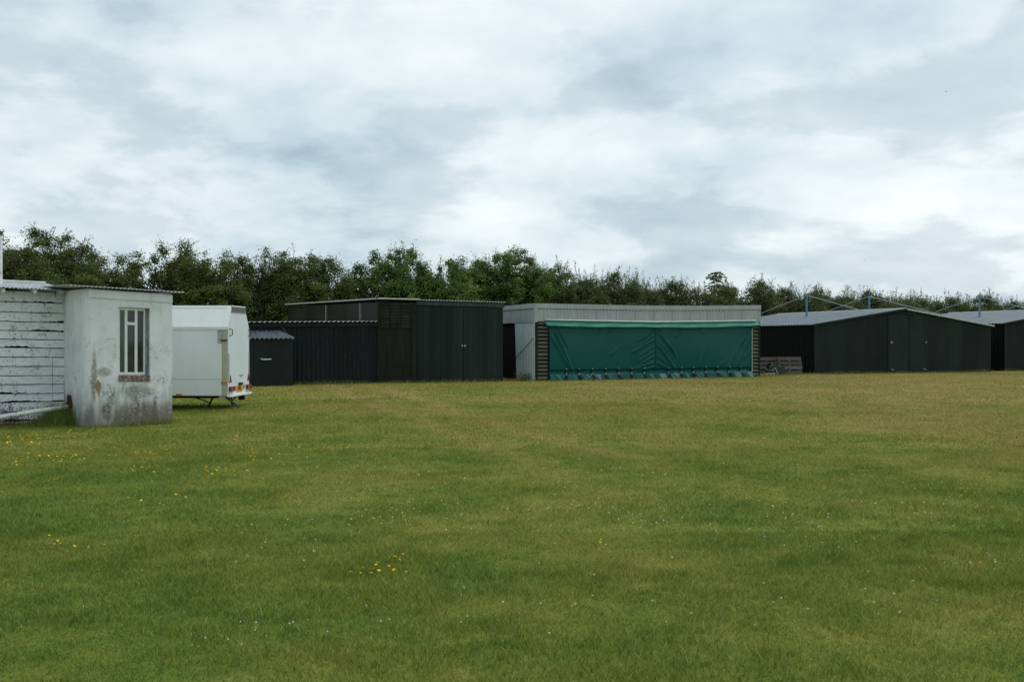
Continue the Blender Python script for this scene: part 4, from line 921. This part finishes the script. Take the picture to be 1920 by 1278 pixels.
def build_tree(px, top, hwpx, d, style, label, cat='tree'):
    c = at(px, d); Ht = zat(top, d); rx = hwpx / F * d * (1.5 if style != 'grey' else 1.75); ry = min(rx, 1.9)
    name = {'haw': 'hawthorn_tree', 'green': 'leafy_tree', 'grey': 'hedge_shrub', 'elder': 'elder_shrub'}[style]
    o = thing(name, label, cat, (*c, 0), 'trees and shrubs of the hedge behind the sheds')
    tr = MB(); base = V3(c, -.05)
    stems = []
    for s in range(3 if style != 'elder' else 2):
        tip = V3(c + rng.normal(size=2) * .35 * rx, Ht * rng.uniform(.55, .75)); stems.append(limb(tr, base + np.array([*(rng.normal(size=2) * .12), 0]), tip, .10, .03, .1, 6, 6))
    crown = Ht * (.95 if style != 'elder' else .86)
    nc = int(70 * (rx * 2.2) * crown / 12) + (52 if style != 'grey' else 84)
    if style == 'elder': nc = 60
    # the crown is a cluster of lobes of unequal height, so its outline is uneven
    nl = 2 if style == 'elder' else int(rng.integers(4, 7))
    lx = np.linspace(-.72, .72, nl) * rx + rng.normal(size=nl) * .10 * rx; ly = rng.normal(size=nl) * .45 * ry
    lh = crown * (1 - .16 * np.abs(lx / rx) ** 1.5 - rng.uniform(0, .15 if style != 'grey' else .09, nl)); lh[rng.integers(1, max(2, nl - 1))] = crown; lr = rx * rng.uniform(.38, .56, nl)
    li = rng.integers(0, nl, nc)
    u = rng.uniform(*{'grey': (.30, 1), 'elder': (.04, 1)}.get(style, (.10, 1)), nc) ** .62; ph = rng.uniform(0, 2 * math.pi, nc)
    lump = 1 + .25 * np.sin(ph * 3 + u * 9 + li) + rng.normal(size=nc) * .14
    prof = np.sqrt(np.clip(1 - (np.clip((u - .5) / .5, 0, 1)) ** 2.0, 0, 1)) * (.85 + .15 * np.clip(u / .3, 0, 1))
    rr = np.sqrt(rng.uniform(.05, 1, nc)) * prof * lump
    cl = np.stack([c[0] + lx[li] + rr * np.cos(ph) * lr[li] * 1.15, c[1] + ly[li] + rr * np.sin(ph) * ry * .62, u * lh[li]], 1)
    crad = rng.uniform(.20, .42, nc) * (1 - .45 * u)
    cpb = rng.uniform(-.30, .30, nc)                                          # each clump a little lighter or darker by nature
    per = {'haw': 140, 'green': 136, 'grey': 130, 'elder': 110}[style]
    cnt = (rng.integers(int(per * .6), int(per * 1.3), nc) * (1 - .35 * np.clip((u - .7) / .3, 0, 1))).astype(int); idx = np.repeat(np.arange(nc), cnt)
    cen = cl[idx] + rng.normal(size=(len(idx), 3)) * crad[idx][:, None] * np.array([1, .9, .72])
    tone = .5 + cpb[idx] + rng.normal(size=len(idx)) * .10
    size = rng.uniform(.085, .16, len(idx)) * (1 - .22 * np.clip((u[idx] - .75) / .25, 0, 1)) * (1.12 if style == 'green' else .96)
    nrm = (cen - cl[idx]) / crad[idx][:, None] * .55 + np.array([0, -.15, .55]) + (cl[idx] - np.array([c[0], c[1], Ht * .5])) / np.array([rx, ry, Ht * .6]) * .45 + rng.normal(size=(len(idx), 3)) * .22
    keep = cen[:, 2] > .1; cen, tone, size, nrm = cen[keep], tone[keep], size[keep], nrm[keep]
    # limbs reach towards the clumps
    for k in rng.choice(nc, min(26, nc), replace=False):
        st = stems[rng.integers(len(stems))]; p0 = st[rng.integers(2, len(st))]; limb(tr, p0, cl[k], .035, .010, .12, 4, 4)
    # shoots standing out of the top with leaves along them
    ns = {'haw': 40, 'green': 26, 'grey': 85, 'elder': 7}[style]
    scen, ston, ssz = [], [], []
    topk = np.where(u > .60)[0]
    for s in range(ns):
        k = topk[rng.integers(len(topk))] if len(topk) else 0; p0 = cl[k]; lean = .75 if style == 'haw' else .22
        Ls = {'haw': rng.uniform(.35, .9), 'green': rng.uniform(.3, .65), 'grey': rng.uniform(.4, 1.3), 'elder': rng.uniform(.5, .9)}[style]
        dv = np.array([*(rng.normal(size=2) * lean), 1.0]); p1 = p0 + unit(dv) * (Ls + .2)
        p1[2] = min(p1[2], Ht + rng.uniform(-.25, .2 if style != 'grey' else .4) + (.0 if s % 9 else .35)); pts = limb(tr, p0, p1, .014, .005, .14, 3, 5)
        n = int(Ls * (26 if style != 'green' else 60)); t = rng.uniform(.15, 1, n); P_ = np.array(pts); ix = np.clip((t * 4).astype(int), 0, 3); fr = (t * 4 - ix)[:, None]
        scen.append(P_[ix] * (1 - fr) + P_[ix + 1] * fr + rng.normal(size=(n, 3)) * (.05 if style != 'green' else .11)); ston.append(.5 + rng.normal(size=n) * .2); ssz.append(rng.uniform(.06, .11, n))
    if style == 'elder':                                                      # pinnate fronds at the very top
        for s in range(44):
            p0 = V3(c + rng.normal(size=2) * .16, Ht - rng.uniform(.10, 1.7)); a_ = rng.uniform(0, 6.28); dv = np.array([math.cos(a_), .5 * math.sin(a_), .35])
            pts = [p0 + dv * .55 * t + np.array([0, 0, -.25 * t * t]) for t in np.linspace(0, 1, 6)]; tr.tube(pts, [.012] * 5 + [.005], 3)
            for q in pts[1:]:
                for sd in (-1, 1): scen.append(np.array([q + np.array([-dv[1], dv[0], -.2]) * .09 * sd])); ston.append(np.array([.4])); ssz.append(np.array([.17]))
        tr.tube([V3(c, Ht * .5), V3(c, Ht - .2)], [.04, .012], 5)
    cen = np.concatenate([cen] + scen); tone = np.concatenate([tone] + ston); size = np.concatenate([size] + ssz)
    n = len(cen)
    nrm = np.concatenate([nrm, rng.normal(size=(n - len(nrm), 3)) * .5 + np.array([0, -.3, .7])]); nrm /= np.linalg.norm(nrm, axis=1, keepdims=True) + 1e-9
    vq = leaf_quads(cen, size, face=nrm)
    m = M[{'haw': 'leaf_haw', 'green': 'leaf_green', 'grey': 'leaf_grey', 'elder': 'leaf_haw'}[style]]
    cr = np_mesh('crown', vq, quads=np.arange(n * 4).reshape(-1, 4), mat=m, parent=o, rnd=np.repeat(np.clip(tone, 0, 1), 4), origin=(*c, 0))
    tr.build('trunk', M['bark'], o)
    return n
hd = lambda px: 47.5 + px * .0148
trees = [
 (-75, 400, 95, 0, 'haw', 'tall hedge tree at the left edge behind the house flue'),
 (15, 412, 62, 0, 'haw', 'leaning dark hedge tree just right of the house flue'),
 (88, 428, 62, 1, 'haw', 'dark hedge tree above the boarded part of the house roof'),
 (150, 447, 52, 0, 'haw', 'dark hedge tree above the left end of the annex roof'),
 (212, 468, 52, 1, 'haw', 'lowest of the sloping dark trees, above the house window'),
 (302, 446, 42, 0, 'haw', 'ragged hawthorn with a stray top branch above the white trailer'),
 (345, 440, 36, 1, 'haw', 'hawthorn with an open see-through crown above the trailer hatch'),
 (398, 460, 42, 0, 'haw', 'hawthorn above the rear end of the white trailer'),
 (446, 476, 34, 1, 'haw', 'low hawthorn in the dip above the small lean-to store'),
 (500, 455, 40, 0, 'haw', 'spiky hawthorn above the right side of the lean-to store'),
 (556, 458, 44, 1, 'haw', 'broad hawthorn above the far end of the smoky side panels'),
 (612, 468, 38, 0, 'haw', 'hawthorn left of the notch of sky above the smoky panels'),
 (700, 462, 46, 0, 'green', 'rounded green tree above the louvred corner of the tall shed'),
 (752, 460, 46, 1, 'green', 'rounded green tree above the left shed door'),
 (795, 482, 30, 0, 'green', 'lower green tree in the dip above the shed door handles'),
 (845, 476, 38, 0, 'green', 'loose green tree above the right shed door'),
 (900, 468, 40, 1, 'green', 'green tree above the right end of the tall shed roof'),
 (950, 453, 46, 0, 'green', 'tallest bright green tree above the gap beside the tall shed'),
 (990, 482, 32, 1, 'green', 'green tree stepping down above the pale hangar corner'),
 (1052, 492, 42, 0, 'grey', 'grey-green shrub with one tall twiggy shoot above the curtain pelmet'),
 (1100, 522, 34, 1, 'grey', 'low grey-green shrub between two higher ones above the left curtain'),
 (1150, 503, 44, 0, 'grey', 'rounded grey-green shrub above the middle of the left curtain'),
 (1218, 524, 40, 1, 'grey', 'twiggy hedge shrub above the seam between the curtains'),
 (1285, 522, 46, 0, 'grey', 'dark hedge shrub left of the frondy elder'),
 (1340, 507, 30, 1, 'elder', 'elder with drooping fronds standing clear of the hedge top'),
 (1388, 521, 46, 0, 'grey', 'hedge shrub with upright shoots right of the frondy elder'),
 (1448, 534, 42, 1, 'grey', 'hedge shrub behind the corner of the pale hangar'),
 (1512, 536, 44, 0, 'grey', 'hedge shrub behind the first blue roof post'),
 (1572, 543, 44, 1, 'grey', 'hedge shrub between the first and second blue roof posts'),
 (1640, 541, 46, 0, 'grey', 'hedge shrub behind the second blue roof post'),
 (1702, 550, 44, 1, 'grey', 'hedge shrub above the ridge end of the gabled hangar'),
 (1762, 553, 44, 0, 'grey', 'hedge shrub above the dip between the two gabled hangars'),
 (1816, 551, 42, 1, 'grey', 'hedge shrub just left of the third blue roof post'),
 (1878, 563, 46, 0, 'grey', 'low hedge shrub just right of the third blue roof post'),
 (1945, 566, 50, 1, 'grey', 'hedge shrub at the right edge of the picture')]
nleaf = 0
for px, top, w, row, style, label in trees:
    nleaf += build_tree(px, top, w, hd(px) + row * .9 + 2.2, style, label, 'shrub' if style in ('grey', 'elder') else 'tree')
print('leaves', nleaf)

# ------------------------------------------------------------------ grass blades, flowers, weeds
blocks = []                                                                    # plan footprints with no grass
def inside(poly, x, y):
    r = np.zeros(len(x), bool); n = len(poly)
    for i in range(n):
        (x0, y0), (x1, y1) = poly[i], poly[(i + 1) % n]
        c = ((y0 > y) != (y1 > y)) & (x < (x1 - x0) * (y - y0) / (y1 - y0 + 1e-12) + x0); r ^= c
    return r
blocks.append([H['A'], H['B'], H['B'] + H['b'] * 4.2, H['S'] + H['b'] * 3.3, H['S'] - H['u'] * 4.2 + H['b'] * 3.3, H['S'] - H['u'] * 4.2, H['S']])
blocks.append([TA, TB, TB + (TC - TA), TC]); blocks.append([LA, LB, LB + (3, 3), LA + (-1, 4)]); blocks.append([GA, GB, GB + (-3, 8), GA + (-3, 8)])
blocks.append([HA, HB, HB + hb * 11.6, HA + hb * 11.6]); blocks.append([KA, KA + hu * 10.8, KA + hu * 10.8 + hb * 10.2, KA + hb * 10.2])
def vnoise(x, y, s, seed):
    r = np.random.default_rng(seed).random((256, 256)); X_, Y_ = x * s, y * s; i, j = np.floor(X_).astype(int), np.floor(Y_).astype(int); fx, fy = X_ - i, Y_ - j
    fx = fx * fx * (3 - 2 * fx); fy = fy * fy * (3 - 2 * fy); g = lambda a, b_: r[a % 256, b_ % 256]
    return (g(i, j) * (1 - fx) + g(i + 1, j) * fx) * (1 - fy) + (g(i, j + 1) * (1 - fx) + g(i + 1, j + 1) * fx) * fy
def blades(d0, d1, dens, h, w, seg2):
    area_w = .56; n = int(dens * area_w * (d1 ** 2 - d0 ** 2)); y = np.sqrt(rng.uniform(d0 ** 2, d1 ** 2, n)); x = rng.uniform(-area_w, area_w, n) * y
    ok = np.ones(n, bool)
    for p in blocks: ok &= ~inside(p, x, y)
    x, y = x[ok], y[ok]; n = len(x)
    tuft = .35 * vnoise(x, y, 1.1, 1) + .35 * vnoise(x, y, 3.7, 2) + .3 * vnoise(x, y, 9.0, 3); hh = h * (.34 + 1.6 * np.clip(tuft - .22, 0, 1) ** 1.3) * rng.uniform(.6, 1.35, n); ww = w * rng.uniform(.7, 1.3, n)
    tall = rng.random(n) < .004; hh[tall] *= 2.2
    z = ground_h(x, y) - .004; a = rng.uniform(0, 2 * math.pi, n); b_ = rng.uniform(0, 2 * math.pi, n); ln = hh * rng.uniform(.3, 1.5, n)
    P = np.stack([x, y, z], 1); S_ = np.stack([np.cos(a), np.sin(a), np.zeros(n)], 1) * ww[:, None] / 2; T = np.stack([np.cos(b_) * ln, np.sin(b_) * ln, hh], 1)
    rnd = np.clip(rng.random(n) * .85 + .15 * vnoise(x, y, 2.0, 5), 0, 1)
    if seg2:
        Mid = P + T * np.array([.38, .38, .62]); V_ = np.stack([P - S_, P + S_, Mid + S_ * .75, Mid - S_ * .75, P + T], 1).reshape(-1, 3); i = np.arange(n) * 5
        return V_, np.stack([i + 3, i + 2, i + 4], 1), np.stack([i, i + 1, i + 2, i + 3], 1), np.repeat(rnd, 5)
    V_ = np.stack([P - S_, P + S_, P + T], 1).reshape(-1, 3); i = np.arange(n) * 3
    return V_, np.stack([i, i + 1, i + 2], 1), np.zeros((0, 4), int), np.repeat(rnd, 3)
Vs, Ts, Qs, Rs, off = [], [], [], [], 0
for args in ((4.2, 9, 5200, .050, .0042, True), (9, 16, 2300, .050, .0075, False), (16, 28, 800, .052, .014, False), (28, 54, 220, .058, .026, False)):
    v, t, q, r = blades(*args); Vs.append(v); Ts.append(t + off); Qs.append(q + off); Rs.append(r); off += len(v)
go = np_mesh('grass', np.concatenate(Vs), tris=np.concatenate(Ts), quads=np.concatenate(Qs), mat=M['blade'], rnd=np.concatenate(Rs))
tag(go, 'short mown grass blades over the whole airfield', 'grass', kind='stuff')

def strip_grass(name, label, pts, dens, h, spread, w=.02, mat=None):                     # longer unmown fringe along the foot of the walls
    P, n = [], 0
    for a, b_ in pts:
        k = int(np.linalg.norm(b_ - a) * dens); t = rng.random(k)[:, None]; P.append(a + (b_ - a) * t + rng.normal(size=(k, 2)) * spread)
    P = np.concatenate(P); n = len(P); x, y = P[:, 0], P[:, 1]; hh = h * rng.uniform(.3, 1.2, n) * (.4 + vnoise(x, y, 1.1, 9)); a = rng.uniform(0, 6.28, n); b_ = rng.uniform(0, 6.28, n); ln = hh * rng.uniform(.1, .6, n)
    B = np.stack([x, y, ground_h(x, y) - .01], 1); S_ = np.stack([np.cos(a), np.sin(a), 0 * a], 1) * w / 2; T = np.stack([np.cos(b_) * ln, np.sin(b_) * ln, hh], 1)
    o = np_mesh(name, np.stack([B - S_, B + S_, B + T], 1).reshape(-1, 3), tris=np.arange(n * 3).reshape(-1, 3), mat=mat or M['blade'], rnd=np.repeat(rng.random(n), 3)); tag(o, label, 'grass', kind='stuff')
fr_ = lambda P: P * (1 - .15 / np.linalg.norm(P))
strip_grass('grass_fringe', 'longer unmown grass along the foot of the dark sheds and hangars', [(fr_(LA), fr_(LB)), (fr_(TA), fr_(TB)), (fr_(GA), fr_(GB)), (fr_(HA), fr_(HB)), (fr_(KA), fr_(KA + hu * 6)), (fr_(GB), fr_(HA))], 230, .15, .13, .016, M['weed'])
hA, hB, hS, hU, hN = H['A'], H['B'], H['S'], H['u'], H['nf']
strip_grass('house_grass', 'longer grass along the foot of the white house', [(hA + hN * .06, hB + hN * .06), (hS - hU * 3.5 + hN * .2, hS + hN * .3)], 330, .17, .07, .009)

def heads(name, label, cat, pts, mat, r0, r1, ball):
    mb = MB()
    for x, y in pts:
        z = float(ground_h(x, y)) + random.uniform(.035, .075); r = random.uniform(r0, r1) * (.42 + .58 * min(1, y / 18)); n = 7; c = np.array([x, y, z]); tx, ty = random.uniform(-.5, .5), random.uniform(-.7, .3)
        ring = [c + np.array([r * math.cos(t), r * math.sin(t), r * (tx * math.cos(t) + ty * math.sin(t))]) for t in np.linspace(0, 6.283, n, endpoint=False)]
        top = c + np.array([0, 0, r * (1.0 if ball else .25)]); bot = c - np.array([0, 0, r * (.9 if ball else .5)])
        mb.add(ring + [top, bot], [(i, (i + 1) % n, n) for i in range(n)] + [((i + 1) % n, i, n + 1) for i in range(n)])
    o = mb.build(name, mat); tag(o, label, cat, kind='stuff')
def clump(px, py, n, sx, sy):
    out = []
    for _ in range(n):
        y_ = max(py + random.gauss(0, sy), 690); d = gd(y_); p = at(px + random.gauss(0, sx), d)
        if not any(inside(b_, np.array([p[0]]), np.array([p[1]]))[0] for b_ in blocks): out.append(p)
    return out
yp = []
for a in ((30, 830, 50, 30, 5), (100, 864, 55, 30, 6), (60, 820, 34, 25, 5), (130, 812, 32, 26, 6), (30, 875, 34, 20, 5), (275, 856, 36, 22, 4), (225, 880, 12, 50, 20), (410, 888, 30, 22, 4), (455, 858, 16, 30, 8), (270, 892, 12, 30, 6), (520, 855, 16, 40, 12), (620, 848, 14, 40, 8), (300, 950, 12, 60, 14), (110, 1030, 12, 16, 7), (180, 1040, 6, 20, 5), (560, 745, 20, 60, 8), (480, 800, 18, 80, 20), (690, 1078, 16, 16, 7), (745, 1055, 12, 10, 7), (730, 1085, 6, 20, 6), (1128, 1028, 3, 4, 2), (1808, 930, 7, 10, 4), (1850, 1065, 3, 20, 4), (1348, 1084, 2, 20, 5), (375, 1218, 3, 30, 8), (650, 725, 26, 120, 4), (1100, 900, 18, 250, 60), (1500, 720, 14, 180, 6), (900, 1000, 10, 400, 90)): yp += clump(*a)
heads('yellow_flowers', 'small yellow flowers dotted through the grass near the white house', 'flowers', yp, M['yellow'], .012, .020, False)
wp = []
for a in ((760, 960, 40, 90, 22), (1180, 970, 50, 90, 25), (1480, 985, 46, 90, 25), (1750, 950, 30, 90, 25), (560, 1010, 20, 90, 30), (950, 1160, 14, 220, 30), (1500, 1130, 18, 220, 40), (460, 1200, 12, 80, 15), (1830, 1070, 12, 50, 8), (700, 880, 24, 140, 25), (1300, 880, 20, 200, 25)): wp += clump(*a)
heads('clover_heads', 'white clover heads dotted through the middle of the grass', 'flowers', wp, M['white_petal'], .008, .0125, True)

def build_tuft():
    c = hS + hU * -.15 + hN * .42; o = thing('grass_tuft', 'bushy green tuft growing where the boarded wall meets the annex', 'plant', (*c, float(ground_h(*c))))
    n = 2600; a = rng.normal(size=(n, 2)) * np.array([.30, .20]); P = c + a[:, :1] * hU + a[:, 1:] * hN; x, y = P[:, 0], P[:, 1]; fall = np.exp(-(a[:, 0] / .38) ** 2); hh = (.12 + .40 * fall) * rng.uniform(.4, 1.1, n)
    t = rng.uniform(0, 6.28, n); b_ = rng.uniform(0, 6.28, n); ln = hh * rng.uniform(.15, .8, n); B = np.stack([x, y, ground_h(x, y) - .01], 1); S_ = np.stack([np.cos(t), np.sin(t), 0 * t], 1) * .006; T = np.stack([np.cos(b_) * ln, np.sin(b_) * ln, hh], 1)
    np_mesh('blades', np.stack([B - S_, B + S_, B + T], 1).reshape(-1, 3), tris=np.arange(n * 3).reshape(-1, 3), mat=M['weed'], parent=o, rnd=np.repeat(rng.random(n), 3), origin=tuple(root_loc(o)))
    c = hS - hU * 1.25 + hN * .32; o = thing('bramble', 'dead brown bramble stems against the lowest boards of the house', 'plant', (*c, float(ground_h(*c))))
    mb = MB(); g0 = float(ground_h(*c)); tips = []
    for k in range(34):
        p = V3(c + hU * rng.normal() * .42 + hN * rng.uniform(-.1, .15), g0 - .02); q = p + np.array([rng.normal() * .16, rng.normal() * .12, rng.uniform(.18, .50)]); tips += limb(mb, p, q, .006, .003, .2, 3, 5)[2:]
    mb.build('stems', M['dead_stem'], o)
    tp = np.array(tips); cen = np.repeat(tp, 4, 0) + rng.normal(size=(len(tp) * 4, 3)) * .04; vq = leaf_quads(cen, rng.uniform(.025, .045, len(cen)))
    np_mesh('leaves', vq, quads=np.arange(len(vq)).reshape(-1, 4), mat=M['dead_stem'], parent=o, rnd=np.repeat(rng.random(len(cen)), 4), origin=tuple(root_loc(o)))
    c = at(984, gd(713.2)); o = thing('weed_plant', 'small leafy weed at the foot of the pale side sheet', 'plant', (*c, 0)); n = 260; a = rng.normal(size=(n, 3)) * np.array([.2, .1, .09]); cen = V3(c, .13) + a; cen[:, 2] = np.abs(cen[:, 2] - .01) + .02
    vq = leaf_quads(cen, rng.uniform(.05, .09, n)); np_mesh('leaves', vq, quads=np.arange(len(vq)).reshape(-1, 4), mat=M['weed'], parent=o, rnd=np.repeat(rng.random(n), 4), origin=tuple(root_loc(o)))
    mb = MB(); [limb(mb, V3(c, -.02), cen[k], .008, .003, .1, 4, 4) for k in range(0, 60, 6)]; mb.build('stems', M['dead_stem'], o)
build_tuft()

# two distant birds
def bird(px, py, d, span, label):
    c = V3(at(px, d), zat(py, d)); o = thing('bird', label, 'bird', tuple(c), 'birds in the sky'); s = span
    mb = MB(); mb.tube([c + np.array([-.25 * s, 0, 0]), c + np.array([-.1 * s, 0, .01]), c + np.array([.12 * s, 0, 0]), c + np.array([.26 * s, 0, .02])], [.01 * s, .07 * s, .06 * s, .02 * s], 6); mb.build('body', M['bird'], o)
    for sg in (-1, 1):
        mb = MB(); q = [np.array([-.1 * s, 0, .02]), np.array([.1 * s, 0, .02]), np.array([.06 * s, sg * .25 * s, .12 * s]), np.array([-.04 * s, sg * .5 * s, .05 * s]), np.array([-.1 * s, sg * .25 * s, .10 * s])]; mb.prism([c + v for v in q], (0, 0, .02 * s)); mb.build('wing', M['bird'], o)
bird(1774, 172, 150, .45, 'tiny dark bird high up in the right of the sky'); bird(1621, 488, 170, .4, 'tiny dark bird low over the hedge shrubs')
